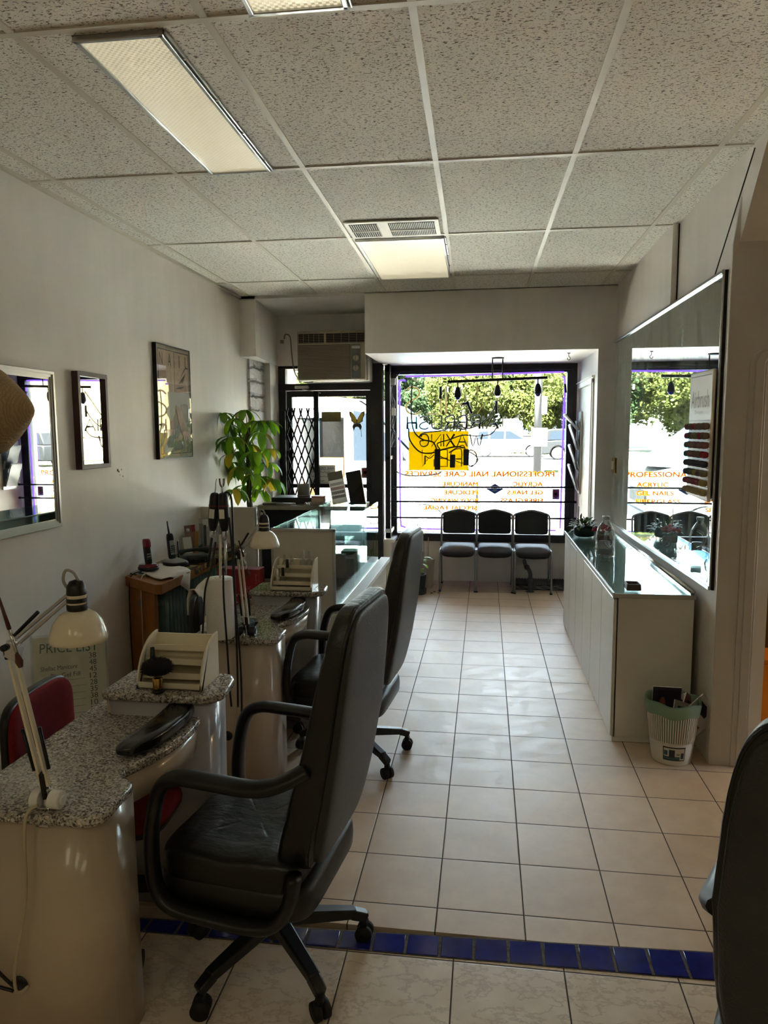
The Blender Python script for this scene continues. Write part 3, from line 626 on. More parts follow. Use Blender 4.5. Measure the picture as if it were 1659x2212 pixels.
WT('ceiling_hook', b.xf(Matrix.Translation((.726, 6.69, 2.30))), mat('tarnished_metal', (90, 82, 70), .4, metal=.7), (.726, 6.69, 2.30), 'small tarnished hook screwed into the bay soffit', 'hook')

# ================================================================== WINDOW: LETTERING, NEON, STICKERS, RODS
MY = lambda x, y, z: Matrix.Translation((x, y, z))@Matrix.Rotation(PI, 4, 'Z')@Matrix.Rotation(PI/2, 4, 'X')   # reads from the street
def UZ(u, v, y=7.738):   # window-plane helper used at design time: pixel -> metres
    d = F+R2*(u-829.5)/1561.13-U2*(v-1106)/1561.13; k = y/d.y; return d.x*k, CAMZ+d.z*k
M_let = mat('orange_vinyl', (226, 140, 24), .5); lt_ = M_let.node_tree; l1_ = lt_.nodes.new('ShaderNodeBsdfTranslucent'); l1_.inputs[0].default_value = rgb(240, 184, 36); l2_ = lt_.nodes.new('ShaderNodeMixShader'); l2_.inputs[0].default_value = .85
lt_.links.new(lt_.nodes['Principled BSDF'].outputs[0], l2_.inputs[1]); lt_.links.new(l1_.outputs[0], l2_.inputs[2]); lt_.links.new(l2_.outputs[0], lt_.nodes['Material Output'].inputs['Surface'])
t = thing('window_lettering', 'orange vinyl lettering listing nail services on the shop window', 'lettering', (-.05, 7.738, 1.0))
for s_, u0, v0, u1, v1 in (('PROFESSIONAL NAIL CARE SERVICES', 875, 1018, 1197, 1030), ('ACRYLIC', 1108, 1041, 1172, 1050.5), ('GEL NAILS', 1096, 1059, 1172, 1068.5), ('FIBERGLASS', 1081, 1076.5, 1172, 1086), ('MANICURE', 956, 1041, 1032, 1050.5),
                           ('PEDICURE', 959, 1059, 1032, 1068.5), ('BODY WAXING', 931, 1076.5, 1032, 1086), ('SPECIAL FACIAL', 915, 1092, 1030, 1101.5), ('AIRBRUSH DESIGN', 1052, 1109, 1172, 1118.5)):
    xa, za = UZ(u0, v0); xb, zb = UZ(u1, v1); b = MB().text(s_, 1, .0, MY((xa+xb)/2, 7.7375, (za+zb)/2), (xb-xa, za-zb))
    for q1, q2 in ((.0042, 0), (-.0042, 0), (.002, 0), (-.002, 0), (0, .003), (0, -.003)): b.text(s_, 1, .0, MY((xa+xb)/2+q1, 7.7375+q1*.1+q2*.13, (za+zb)/2+q2), (xb-xa, za-zb))
    W('letter_row', b, M_let, t)
t = thing('door_lettering', 'short row of orange letters low on the door glass above the glass counter', 'lettering', (-1.19, 7.394, 1.0)); b = MB().text('NAIL', 1, 0, MY(-1.29, 7.394, .83), (.17, .055)); W('letter_row', b, M_let, t)
t = thing('diamond_sticker', 'blue diamond shaped sticker between the orange service lists', 'sticker', (.105, 7.738, 1.004))
MB().prism([(-.093, 0), (0, -.056), (.093, 0), (0, .056)], 'y', -.0015, 0).build('diamond', mat('sticker_blue', (52, 84, 168), .5), t)
b = MB().text('NAIL', 1, 0, MY(0, -.002, .012), (.07, .015)); b.text('GEL', 1, 0, MY(0, -.002, -.013), (.05, .015)); b.build('lettering', M_card, t)
def shield(x, y, z, lab):
    t = thing('alarm_sticker', lab, 'sticker', (x, y, z)); MB().box(-.036, .036, -.001, 0, -.055, .055).build('backing', mat('sticker_grey', (150, 146, 146), .5), t)
    MB().prism([(-.028, .045), (.028, .045), (.028, -.02), (0, -.045), (-.028, -.02)], 'y', -.003, -.001).build('shield', mat('maroon', (112, 34, 46), .5), t)
    MB().lathe([(.0, -.004), (.016, -.004)], (0, 0, .004), 14, 'y').build('emblem', M_card, t); return t
shield(-1.235, 7.40, 1.19, 'maroon shield alarm sticker on the entrance door glass'); shield(.74, 7.742, .95, 'maroon shield alarm sticker low on the shop window glass')
WT('yellow_sheet', MB().box(-.812, -.179, 7.733, 7.7345, 1.2, 1.614), mat('yellow_film', (244, 196, 20), .45, trans=.0), (-.5, 7.734, 1.2), 'bright yellow rectangular sheet stuck on the shop window', 'sheet')
nt_ = MATS['yellow_film'].node_tree; tl_ = nt_.nodes.new('ShaderNodeBsdfTranslucent'); tl_.inputs[0].default_value = rgb(186, 164, 6); mx_ = nt_.nodes.new('ShaderNodeMixShader'); mx_.inputs[0].default_value = .8
nt_.links.new(nt_.nodes['Principled BSDF'].outputs[0], mx_.inputs[1]); nt_.links.new(tl_.outputs[0], mx_.inputs[2]); nt_.links.new(mx_.outputs[0], nt_.nodes['Material Output'].inputs['Surface'])
# violet neon border
M_neonv = mat('violet_neon', (120, 80, 235), .3, emit=1.1, ecol=(128, 84, 250)); M_tube = mat('unlit_neon_tube', (205, 196, 150), .25, coat=.5); M_tubeg = mat('grey_neon_tube', (120, 122, 118), .3, coat=.5)
t = thing('neon_border', 'violet neon tube running around the edge of the shop window', 'neon light', (-.05, 7.66, .55))
y = 7.675
W('tube', MB().tube(smooth([(-.84, y, 2.19), (-.3, y, 2.192)], 3)+[], .009, 8), M_neonv, t)
W('tube', MB().tube([(-.3, y, 2.192), (.42, y, 2.205), (.74, y, 2.21), (.79, y, 2.208)], .009, 8), M_neonv, t)
W('tube', MB().tube(smooth([(-.84, y, 2.15), (-.905, y-.01, 2.14), (-.905, y, 2.05), (-.9, y, 1.2), (-.895, y, .66), (-.87, y, .60), (-.84, y, .59)], 4), .009, 8), M_neonv, t)
W('tube', MB().tube(smooth([(.775, y, 2.15), (.80, y, 2.1), (.79, y, 1.4), (.785, y, .7), (.78, y, .60)], 4), .009, 8), M_neonv, t)
W('tube', MB().tube([(-.8, y, .575), (0, y, .572), (.74, y, .575)], .008, 8), M_neonv, t)
for x, z in ((-.65, 2.205), (-.1, 2.21), (.55, 2.22), (-.905, 1.7), (-.9, 1.1), (.8, 1.7), (.79, 1.1)): W('tube_clip', MB().cyl((x, y-.003, z), (x, 7.70, z+.01), .004, n=6), M_alu, t)
W('electrode_cap', MB().bar((-.80, y, 2.22), (-.60, y, 2.245), .018, .018), M_blk, t); W('electrode_cap', MB().bar((.80, y, 2.09), (.81, y, 2.0), .02, .02), M_blk, t)
for mm_ in (M_tube, M_tubeg):
    a_ = mm_.node_tree; b_ = a_.nodes.new('ShaderNodeBsdfTranslucent'); b_.inputs[0].default_value = rgb(215, 200, 140) if mm_ is M_tube else rgb(90, 92, 88); c_ = a_.nodes.new('ShaderNodeMixShader'); c_.inputs[0].default_value = .6
    a_.links.new(a_.nodes['Principled BSDF'].outputs[0], c_.inputs[1]); a_.links.new(b_.outputs[0], c_.inputs[2]); a_.links.new(c_.outputs[0], a_.nodes['Material Output'].inputs['Surface'])
# NAILS / AIRBRUSH / WAXING / OPEN signs, seen from behind
G = {'N': [[(0, 0), (0, 1), (.75, 0), (.75, 1)]], 'A': [[(0, 0), (.4, 1), (.8, 0)], [(.14, .36), (.66, .36)]], 'I': [[(0, 0), (0, 1)]], 'L': [[(0, 1), (0, 0), (.55, 0)]],
     'S': [[(.62, .86), (.45, .99), (.2, .96), (.08, .78), (.2, .6), (.5, .45), (.62, .24), (.5, .05), (.22, 0), (.02, .12)]], 'R': [[(0, 0), (0, 1), (.42, 1), (.6, .86), (.6, .66), (.42, .52), (0, .52)], [(.36, .52), (.65, 0)]],
     'B': [[(0, 0), (0, 1), (.4, 1), (.56, .87), (.54, .65), (.38, .53), (0, .53)], [(.38, .53), (.6, .4), (.62, .16), (.42, 0), (0, 0)]], 'U': [[(0, 1), (0, .25), (.12, .05), (.32, 0), (.52, .05), (.64, .25), (.64, 1)]],
     'H': [[(0, 0), (0, 1)], [(.62, 0), (.62, 1)], [(0, .5), (.62, .5)]], 'W': [[(0, 1), (.25, 0), (.5, .8), (.75, 0), (1, 1)]], 'X': [[(0, 0), (.65, 1)], [(0, 1), (.65, 0)]], 'G': [[(.68, .82), (.5, .98), (.24, .98), (.05, .75), (.05, .3), (.22, .04), (.5, 0), (.7, .16), (.7, .45), (.42, .45)]],
     'O': [[(.35, 0), (.08, .18), (0, .5), (.08, .82), (.35, 1), (.62, .82), (.7, .5), (.62, .18), (.35, 0)]], 'P': [[(0, 0), (0, 1), (.42, 1), (.62, .84), (.6, .6), (.42, .46), (0, .46)]], 'E': [[(.55, 1), (0, 1), (0, 0), (.55, 0)], [(0, .5), (.45, .5)]], '-': [[(0, .5), (.35, .5)]]}
ns = thing('neon_sign', 'unlit neon sign reading nails, airbrush, waxing and open, hung in the window', 'neon sign', (-.3, 7.69, 1.2))
def word(txt, u0, u1, v0, v1, m, yy, rad, letters_dark=()):
    """reads from outside: first letter at the right; pixel box of the photo"""
    wd = [max(p[0] for st in G[c] for p in st) for c in txt]; gap = .22; tot = sum(wd)+gap*(len(txt)-1); xa, za = UZ(u0, v0, yy); xb, zb = UZ(u1, v1, yy); sc = (xb-xa)/tot; x = xb; b = MB(); dk = MB()
    for c, w_ in zip(txt, wd):
        for st in G[c]:
            pts = [(x-p[0]*sc, yy+.004*math.sin(p[0]*9), zb+p[1]*(za-zb)) for p in st]; b.tube(smooth(pts, 4) if len(st) > 4 else pts, rad, 6)
            if c in letters_dark: dk.tube([pts[0], tuple(Vector(pts[0]).lerp(Vector(pts[1]), .45))], rad*1.5, 6)
        x -= (w_+gap)*sc
    W('word_tube', b, m, ns)
    W('black_painted_section', dk, M_blk, ns)
word('NAILS', 877, 1072, 836, 893, M_tube, 7.69, .010, 'NAL'); word('AIRBRUSH', 880, 1076, 900, 926, M_tubeg, 7.69, .0075, 'ARBH'); word('WAXING', 908, 1042, 938, 964, M_tubeg, 7.69, .0065, 'WXG'); word('OPEN', 912, 1030, 972, 1008, mat('amber_neon_tube', (170, 120, 30), .3), 7.69, .0065, 'ON')
def Q(u, v, yy=7.68): x, z = UZ(u, v, yy); return (x, yy, z)
for pts, rad in (([(890, 832), (888, 870), (892, 925), (910, 948), (935, 955), (943, 970)], .0055), ([(1072, 866), (1066, 885), (1045, 910), (1015, 925), (985, 920), (955, 930), (915, 935), (905, 945)], .0045), ([(883, 925), (885, 950), (905, 975), (930, 979), (960, 970), (985, 965), (1005, 968)], .0055),
                 ([(1075, 920), (1060, 938), (1030, 942), (1000, 940), (970, 950), (945, 958), (950, 970)], .0045), ([(970, 978), (985, 968), (1000, 962), (1005, 970)], .0035), ([(850, 1015), (870, 1025), (900, 1028), (940, 1025), (955, 1018)], .0045), ([(950, 985), (960, 990), (972, 995)], .0035), ([(1012, 975), (1028, 985), (1032, 995), (1020, 1008)], .004),
                 ([(918, 985), (918, 1003)], .005), ([(918, 984), (928, 990), (938, 982)], .0035), ([(983, 995), (995, 1000), (1001, 1000)], .003)):
    W('cable', MB().tube(smooth([Q(*p) for p in pts], 5), rad*1.35, 6), M_blk, ns)
for u0, v0, u1, v1 in ((939, 970, 951, 1015), (972, 982, 983, 1010), (1001, 970, 1013, 1005)):
    xa, za = UZ(u0, v0, 7.66); xb, zb = UZ(u1, v1, 7.66); o = W('transformer', MB().box(xa, xb, 7.64, 7.68, zb, za), M_blk, ns, bevel=.005)
    W('rating_label', MB().box(xa+.012, xb-.012, 7.638, 7.640, zb+.03, (za+zb)/2+.02), mat('pale_label', (150, 135, 120), .6), o)
t = thing('cable_bundle', 'tangle of black wires and a white switch box on the left window post', 'cables', (-.96, 7.62, 2.0))
for k in range(5):
    r = random.Random(k); W('wire', MB().tube(smooth([(-.985+r.uniform(-.03, .05), 7.62+r.uniform(-.02, .03), 2.17-.12*i) for i in range(7)], 4), .004, 6), M_blk if k % 2 else M_grey, t)
W('switch_box', MB().box(-1.0, -.94, 7.6, 7.65, 2.10, 2.17).box(-.98, -.94, 7.6, 7.64, 1.78, 1.86), M_card, t, bevel=.005)
W('lead', MB().tube(smooth([(-.95, 7.62, 2.16), (-.92, 7.64, 2.2), (-.88, 7.66, 2.24), (-.80, 7.67, 2.235)], 4), .006, 6), M_blk, t)
for z, lb in ((1.025, 'topmost black security rod across the window'), (.872, 'middle black security rod across the window'), (.70, 'lowest black security rod, behind the waiting chairs')):
    WT('security_rod', MB().cyl((-.985, 7.62, z), (.935, 7.62, z+.008), .0095, n=8).cyl((-.985, 7.62, z), (-.955, 7.62, z), .013, n=8).cyl((.91, 7.62, z+.008), (.935, 7.62, z+.008), .013, n=8), M_blkm, (0, 7.62, z), lb, 'rod')
# magazine rack on the bay wall, leaflets in it
t = thing('leaflet_rack', 'wall rack of tilted leaflet holders on the bay side wall', 'rack', (.93, 7.45, 1.4)); W('back_plate', MB().box(.925, .94, 7.35, 7.6, .99, 1.80), M_alu, t)
for k in range(4):
    z = 1.02+.2*k; tp = thing('leaflet', ('lowest', 'second lowest', 'third', 'topmost')[k]+' leaflet tilting out of the wall rack by the window', 'leaflet', (.88, 7.47, z), 0, 'leaflets in the window rack')
    b = MB(); L = .26 if k < 3 else .16; b.bar((.035, 0, 0), (-.045 if k < 3 else -.10, 0, L), .2, .006, up=(1, 0, 0)); b.build('cover', mat('leaflet_print', (150, 146, 140), .5) if k < 3 else M_card, tp)
    MB().bar((.028, 0, .01), (-.051 if k < 3 else -.106, 0, L-.01), .19, .003, up=(1, 0, 0)).build('pages', M_blk if k < 3 else M_paper, tp)
    W('holder', MB().bar((.93, 7.47, z-.02), (.90, 7.47, z+.09), .22, .006, up=(1, 0, 0)), M_alu, t)
# entrance: folding gate, sign, butterfly, notice
t = thing('folding_gate', 'black folding scissor gate drawn half across the entrance door', 'security gate', (-1.87, 7.31, 0.02))
def gx(i): return -2.035+.076*i
for i in (0, 4): W('upright', MB().box(gx(i)-.006, gx(i)+.006, 7.316, 7.326, .1, 1.83), M_blkm, t)
b = MB(); b2 = MB(); h0, step = .10, .2125
for k in range(8):
    for i in range(4):
        xa, xb = gx(i), gx(i+1); za, zb = h0+k*step, h0+(k+1)*step
        (b if (i+k) % 2 else b2).bar((xa, 7.305 if (i+k) % 2 else 7.312, za), (xb, 7.305 if (i+k) % 2 else 7.312, zb), .015, .004, up=(0, 1, 0))
        (b2 if (i+k) % 2 else b).bar((xb, 7.312, za), (xa, 7.312, zb), .015, .004, up=(0, 1, 0))
W('lattice', b, M_blkm, t); W('lattice', b2, M_blkm, t)
for i in range(5):
    x = gx(i); W('lattice_tip', MB().bar((x, 7.308, 1.79), (x-.014, 7.308, 1.86), .016, .006, up=(0, 1, 0)).bar((x, 7.308, 1.79), (x+.014, 7.308, 1.86), .016, .006, up=(0, 1, 0)), M_blkm, t)
W('end_post', MB().box(-1.745, -1.695, 7.29, 7.34, .02, 2.03), M_blkm, t, bevel=.004); W('end_post', MB().box(-2.075, -2.04, 7.27, 7.33, .02, 1.83), M_blkm, t)
t = thing('hanging_door_sign', 'small olive brown rectangular sign on the door glass', 'sign', (-1.58, 7.39, 1.72)); MB().box(-.103, .103, -.004, 0, 0, .1).build('panel', mat('olive_card', (120, 108, 62), .6), t)
MB().text('OPEN', 1, 0, MY(0, -.006, .05), (.13, .045)).build('faint_lettering', mat('olive_print', (104, 94, 54), .6), t)
t = thing('butterfly_decoration', 'butterfly window decoration with yellow wings on the door glass', 'decoration', (-1.31, 7.385, 1.70))
for s_ in (-1, 1):
    up_ = [(0, .02), (.012*s_, .06), (.05*s_, .115), (.082*s_, .125), (.078*s_, .08), (.062*s_, .05), (.06*s_, .02), (.03*s_, 0), (0, -.01)]
    MB().prism(up_, 'y', -.004, 0).build('upper_wing', mat('butterfly_border', (70, 56, 36), .5), t); MB().prism([(p[0]*.78+.003*s_, p[1]*.8+.008) for p in up_], 'y', -.006, -.003).build('wing_panel', mat('butterfly_yellow', (196, 170, 70), .5), t)
    MB().prism([(0, -.01), (.035*s_, 0), (.05*s_, -.03), (.045*s_, -.055), (.03*s_, -.07), (.022*s_, -.045), (0, -.03)], 'y', -.004, 0).build('lower_wing', MATS['butterfly_border'], t)
    MB().cyl((.04*s_, -.002, -.06), (.044*s_, -.002, -.11-.03*(s_ > 0)), .0025, n=6).build('tail', M_blk, t)
MB().tube([(0, -.004, .045), (0, -.004, -.04)], [.005, .003], 8).build('abdomen', M_blk, t)
t = thing('mail_notice', 'white paper mail notice taped to the door glass', 'notice', (-1.685, 7.398, 1.07)); MB().box(-.14, .14, -.001, 0, 0, .2).build('sheet', M_card, t)
MB().text('MAIL DELIVERY', 1, 0, MY(0, -.003, .165), (.25, .028)).build('blue_heading', mat('notice_blue', (30, 90, 160), .6), t)
b = MB()
for k in range(3): b.tube([(-.11+.014*i, -.002, .125-.045*k+.007*math.sin(i*2.1+k)) for i in range(16-3*k)], .002, 5)
b.build('handwriting', M_blk, t)

# ================================================================== WAITING CHAIRS
M_seatv = mat('black_vinyl', (24, 25, 27), .55, bump=.2, bscale=90); M_backv = mat('black_seat_fabric', (20, 20, 21), .75)
def bentpoly(y): return None
ch = thing('stacking_chair', 'black padded stacking chair with grey frame, nearest the entrance', 'chair', (-.265, 7.42, 0), 0)
W_ = .178
for s_ in (-1, 1):
    MB().tube(smooth([(s_*W_, -.215, 0), (s_*W_, -.205, .34), (s_*W_, -.17, .405), (s_*W_, -.1, .415), (s_*W_, .14, .40)], 4), .0105, 10).build('leg', M_grey, ch)
    MB().tube(smooth([(s_*(W_+.006), .20, 0), (s_*(W_+.006), .16, .2), (s_*(W_+.006), .15, .42), (s_*(W_+.006), .175, .6)], 4), .0105, 10).build('leg', M_grey, ch)
    for yy in (-.215, .20): MB().cyl((s_*(W_ if yy < 0 else W_+.006), yy, 0), (s_*(W_ if yy < 0 else W_+.006), yy, .015), .014, n=10).build('foot_cap', M_blk, ch)
k = W_+.006
MB().tube(smooth([(-k, .172, .58), (-k, .19, .70), (-k+.012, .195, .745), (-k+.06, .197, .765), (-.09, .198, .775), (0, .2, .792), (.09, .198, .775), (k-.06, .197, .765), (k-.012, .195, .745), (k, .19, .70), (k, .172, .58)], 4), .0105, 10).build('back_frame', M_grey, ch)
MB().cyl((-W_, .14, .395), (W_, .14, .395), .009, n=8).cyl((-W_, -.15, .4), (W_, -.15, .4), .009, n=8).build('stretcher', M_grey, ch)
MB().sup((0, -.02, .42), (.172, .215, .036), .5, .3, 32, 12, lambda p: Vector((p.x, p.y, p.z-(.035*max(0, (-p.y-.1)/.11)**1.5)-.012*(1-(p.x/.172)**2)*(1 if p.z < 0 else 0)))).build('seat', M_seatv, ch)
MB().sup((0, .172, .655), (.17, .02, .108), .22, .35, 32, 16, lambda p: Vector((p.x, p.y+.012*(p.z/.1), p.z+(.022*(1-abs(p.x)/.17) if p.z > 0 else 0)))).build('backrest', M_backv, ch)
dup(ch, (.105, 7.42, 0), 0, 'black padded stacking chair with grey frame, in the middle of the waiting row'); dup(ch, (.482, 7.40, 0), 0, 'black padded stacking chair with grey frame, beside the white cabinet'); 

# pots, mat, pipe
def pot(name, lab, loc, r, h, m):
    t = thing(name, lab, 'potted plant', loc); b = MB(); b.lathe([(r*.78, 0), (r*.8, .01), (r*.98, h*.9), (r, h*.92), (r, h), (r*.9, h), (r*.88, h*.88)], n=28); b.build('pot', m, t); MB().lathe([(0, h*.87), (r*.9, h*.87)], n=20).build('soil', mat('soil', (60, 44, 32), .95, bump=1, bscale=80), t); return t
t = pot('potted_seedling', 'young plant in a dark grey pot, behind the second office chair', (-.655, 7.08, 0), .085, .20, mat('dark_grey_pot', (44, 48, 50), .5))
MB().lathe([(.08, .0), (.086, .006), (.088, .055), (.082, .055)], n=28).build('saucer', mat('dark_grey_pot', (44, 48, 50), .5), t)
b = MB(); b.tube(smooth([(.03, 0, .18), (.05, 0, .28), (.05, .01, .42)]), .004, 6); b.tube(smooth([(-.02, 0, .18), (0, 0, .4), (-.01, 0, .62), (.0, 0, .70)]), .004, 6); b.build('stem', mat('pale_stem', (150, 130, 90), .7), t)
b = MB()
for p, d, L in (((.05, 0, .36), (1, -.1, .35), .12), ((.05, 0, .34), (.4, -.6, .3), .09), ((.05, 0, .30), (.7, -.5, -.1), .09), ((.05, 0, .26), (-.1, -1, -.2), .07), ((.05, .01, .4), (-.3, -.2, .9), .07)): b.leaf(p, d, (0, 0, 1), L, .035, .8)
for p, d in (((0, 0, .68), (1, 0, .25)), ((0, 0, .68), (-.9, 0, .3)), ((0, 0, .6), (-1, -.1, -.05)), ((0, 0, .66), (.8, -.2, -.3))): b.leaf(p, d, (0, 0, 1), .1, .028, .8)
b.build('leaves', mat('light_green_leaf', (120, 160, 40), .45), t)
t = pot('potted_cutting', 'tall white pot standing on the tiles behind the dark grey pot', (-.60, 7.42, 0), .09, .3, mat('pale_pot', (176, 170, 160), .5))
b = MB()
for x, h_ in ((-.05, .28), (-.02, .22), (.02, .26)): b.cyl((x, 0, .26), (x*1.2, 0, .26+h_), .004, n=6)
b.build('stem', mat('pinkish_stake', (150, 110, 90), .7), t)
t = thing('floor_grate', 'low black slatted heater grate on the floor under the last waiting chair', 'grate', (.6, 7.56, 0)); MB().box(-.32, .33, -.18, .16, 0, .05).build('tray', M_blkm, t, bevel=.008)
b = MB()
for i in range(22): b.bar((-.3+.028*i, -.17, .056), (-.28+.028*i, .15, .056), .006, .008)
b.build('slats', mat('grate_slat', (50, 52, 54), .5), t); b = MB()
for k in range(3): b.tube([(-.31+.03*i, -.184, .015+.012*k+.004*math.sin(i*1.7+k)) for i in range(21)], .0028, 5)
b.build('front_wires', M_grey, t)
WT('drain_pipe', MB().tube(smooth([(.46, 7.30, 0), (.46, 7.30, .10), (.462, 7.31, .17), (.45, 7.34, .215), (.43, 7.36, .235), (.425, 7.5, .235), (.425, 7.745, .235)]), .021, 12).cyl((.46, 7.30, .105), (.461, 7.302, .14), .028, n=14).cyl((.432, 7.355, .235), (.43, 7.39, .235), .028, n=12).lathe([(.0, 0), (.045, 0), (.04, .006), (0, .007)], (.46, 7.30, 0), 16), mat('grey_pipe', (74, 74, 72), .5), (.46, 7.3, 0), 'grey bent drain pipe rising from the floor before the grate', 'pipe')
for i, (x, yy) in enumerate(((-.505, 7.16), (-.53, 7.1), (-.46, 7.11))):
    WT('dead_leaf', MB().leaf((x, yy, .004), (1, .4*i, .3), (0, 0, 1), .04, .025, 1.2).sup((x+.01, yy, .006), (.012, .008, .005), 1, 1, 8, 6), mat('dry_leaf', (110, 78, 48), .9), (x, yy, 0), 'small dry leaf fallen on the tiles by the dark pot', 'leaf', 'dry leaves by the pot')

# ================================================================== RIGHT SIDE: CABINET, MIRROR
t = thing('storage_cabinet', 'long low white storage cabinet with paired doors and glass top along the mirror wall', 'cabinet', (.86, 4.92, 0))
W('body', MB().box(.682, 1.055, 3.765, 6.08, .0, .772).box(.67, 1.06, 3.755, 6.085, .0, .02), M_cab, t)
W('top_panel', MB().box(.662, 1.06, 3.755, 6.085, .762, .780), M_cab, t, bevel=.003)
W('front_edge_strip', MB().box(.655, .664, 3.752, 6.085, .764, .790).box(.655, 1.06, 3.752, 3.758, .764, .785), M_alu, t, bevel=.002)
W('glass_top', MB().box(.664, 1.035, 3.757, 6.083, .781, .787), M_cglass, t)
W('chrome_rail', MB().cyl((1.045, 3.76, .800), (1.045, 6.08, .800), .012, n=14).box(1.036, 1.056, 3.77, 6.07, .78, .795), M_chrome, t)
for k in range(6):
    ya = 3.765+k*.386+.002; yb = ya+.382-(.004 if k % 2 else 0)
    d = W('door', MB().box(.662, .680, ya, yb, .022, .752 if k % 2 == 0 else .756), M_cab, t, bevel=.003)
    yk = yb-.035 if k % 2 == 0 else ya+.035
    W('knob', MB().lathe([(.0, -.036), (.010, -.034), (.0145, -.026), (.0115, -.018), (.005, -.014), (.006, -.002), (.011, 0)], (.661, yk, .69-.004*(k//2)), 16, 'x'), M_brass, d)
    if k == 0:
        for z in (.12, .66): W('hinge', MB().box(.665, .69, 3.752, 3.764, z-.025, z+.025), M_alu, d, bevel=.003)
W('door_gap', MB().box(.680, .684, 3.763, 3.7655, .02, .76), M_dark, t)
WT('pencil_box', MB().box(.735, .805, 3.815, 3.905, .788, .792).box(.735, .742, 3.815, 3.905, .792, .822).box(.798, .805, 3.815, 3.905, .792, .822).box(.742, .798, 3.815, 3.822, .792, .822).box(.742, .798, 3.898, 3.905, .792, .822), mat('grey_box', (84, 76, 70), .6), (.77, 3.86, .788), 'small open grey box on the near end of the glass cabinet top', 'box', bevel=.002)
# water jug
t = thing('water_jug', 'clear empty plastic water jug standing on the glass cabinet top', 'jug', (.785, 4.84, .788))
prof = [(.052, 0), (.06, .004), (.062, .05), (.058, .07), (.062, .09), (.06, .15), (.05, .19), (.034, .22), (.02, .238), (.018, .25)]
b = MB()
for (r, z) in prof:
    for i in range(20):
        a = 2*PI*i/20; sq = 1/max(abs(math.cos(a)), abs(math.sin(a)))**.45 if z < .22 else 1; dent = 1-.18*math.exp(-((a-4.2)/.5)**2)*(1 if .08 < z < .2 else 0); b.v.append((r*math.cos(a)*sq*dent, r*math.sin(a)*sq*dent, z))
for j in range(len(prof)-1):
    for i in range(20): b.f.append((j*20+i, j*20+(i+1) % 20, (j+1)*20+(i+1) % 20, (j+1)*20+i)); b.mi.append(0); b.sm.append(True)
b.f.append(tuple(range(20))[::-1]); b.mi.append(0); b.sm.append(False); b.build('bottle', M_bottle, t)
MB().lathe([(.021, .248), (.023, .25), (.023, .27), (.0, .272)], n=20).build('cap', mat('clear_cap', (190, 195, 195), .3), t)
MB().tube(smooth([(.03, -.05, .19), (.0, -.066, .17), (-.012, -.07, .13), (.005, -.064, .09), (.03, -.056, .075)], 4), .008, 8).build('handle', M_bottle, t)
MB().lathe([(.030, .045), (.038, .045), (.038, .10), (.030, .10)], (0, .03, 0), 12, a0=.3, a1=2.6, caps=False).build('label', mat('clear_cap', (190, 195, 195), .3), t)
# planter and flower cart
t = thing('potted_jade_plant', 'leafy plant in a low dark green planter at the window end of the cabinet', 'potted plant', (.775, 5.76, .788))
MB().sup((0, 0, .045), (.085, .055, .045), .6, .9, 24, 10).build('planter', mat('dark_green_planter', (22, 52, 50), .4), t); r = random.Random(9); b = MB()
for i in range(120):
    a = r.uniform(0, 2*PI); e = r.uniform(-.1, 1.2); d = Vector((math.cos(a)*math.cos(e), math.sin(a)*math.cos(e)*.8, math.sin(e))); p = Vector((0, 0, .06))+d*r.uniform(.03, .09); p.x *= 1.2; b.leaf(p, d+Vector((r.uniform(-.4, .4), r.uniform(-.4, .4), r.uniform(-.2, .4))), (0, 0, 1), r.uniform(.035, .06), .022, .7, 3)
b.build('leaves', mat('jade_leaf', (70, 100, 48), .45), t)
MB().tube([(-.05, 0, .05), (-.048, 0, .24)], .003, 6).build('stake', M_blk, t)
t = thing('flower_cart', 'miniature brown wheeled cart filled with red and pink artificial flowers', 'ornament', (.845, 5.33, .788))
b = MB(); b.box(-.045, .045, -.03, .03, .03, .075); b.build('basket', mat('brown_wicker', (88, 58, 36), .8, bump=.8, bscale=60), t, bevel=.006)
for s_ in (-1, 1):
    b = MB().lathe([(.024, -.002), (.029, -.002), (.029, .002), (.024, .002)], (.03, s_*.04, .029), 18, 'y', caps=False)
    for k in range(4): a = k*PI/4; b.cyl((.03-.026*math.cos(a), s_*.04, .029-.026*math.sin(a)), (.03+.026*math.cos(a), s_*.04, .029+.026*math.sin(a)), .0015, n=5)
    b.build('wheel', M_blkm, t); MB().cyl((-.035, s_*.03, 0), (-.035, s_*.03, .035), .003, n=6).build('leg', M_blkm, t)
b = MB(); r = random.Random(3); fm = [mat('red_petals', (150, 22, 34), .7), mat('pink_petals', (190, 90, 110), .7), mat('purple_petals', (80, 60, 130), .7)]
for i in range(26):
    a = r.uniform(0, 2*PI); rr = r.uniform(0, .06); p = (rr*math.cos(a)*1.1, rr*math.sin(a)*.8, .085+r.uniform(0, .055)*(1-rr/.09)+.02); b.k = r.choice([0, 0, 0, 1, 1, 2]); b.sup(p, (.013, .013, .011), 1, 1, 8, 6)
b.build('flowers', fm, t); b = MB()
for i in range(40): a = r.uniform(0, 2*PI); b.leaf((0, 0, .075), (math.cos(a), math.sin(a), r.uniform(.2, 1)), (0, 0, 1), .07, .016, .8, 3)
b.build('foliage', mat('dark_foliage', (40, 62, 34), .6), t)
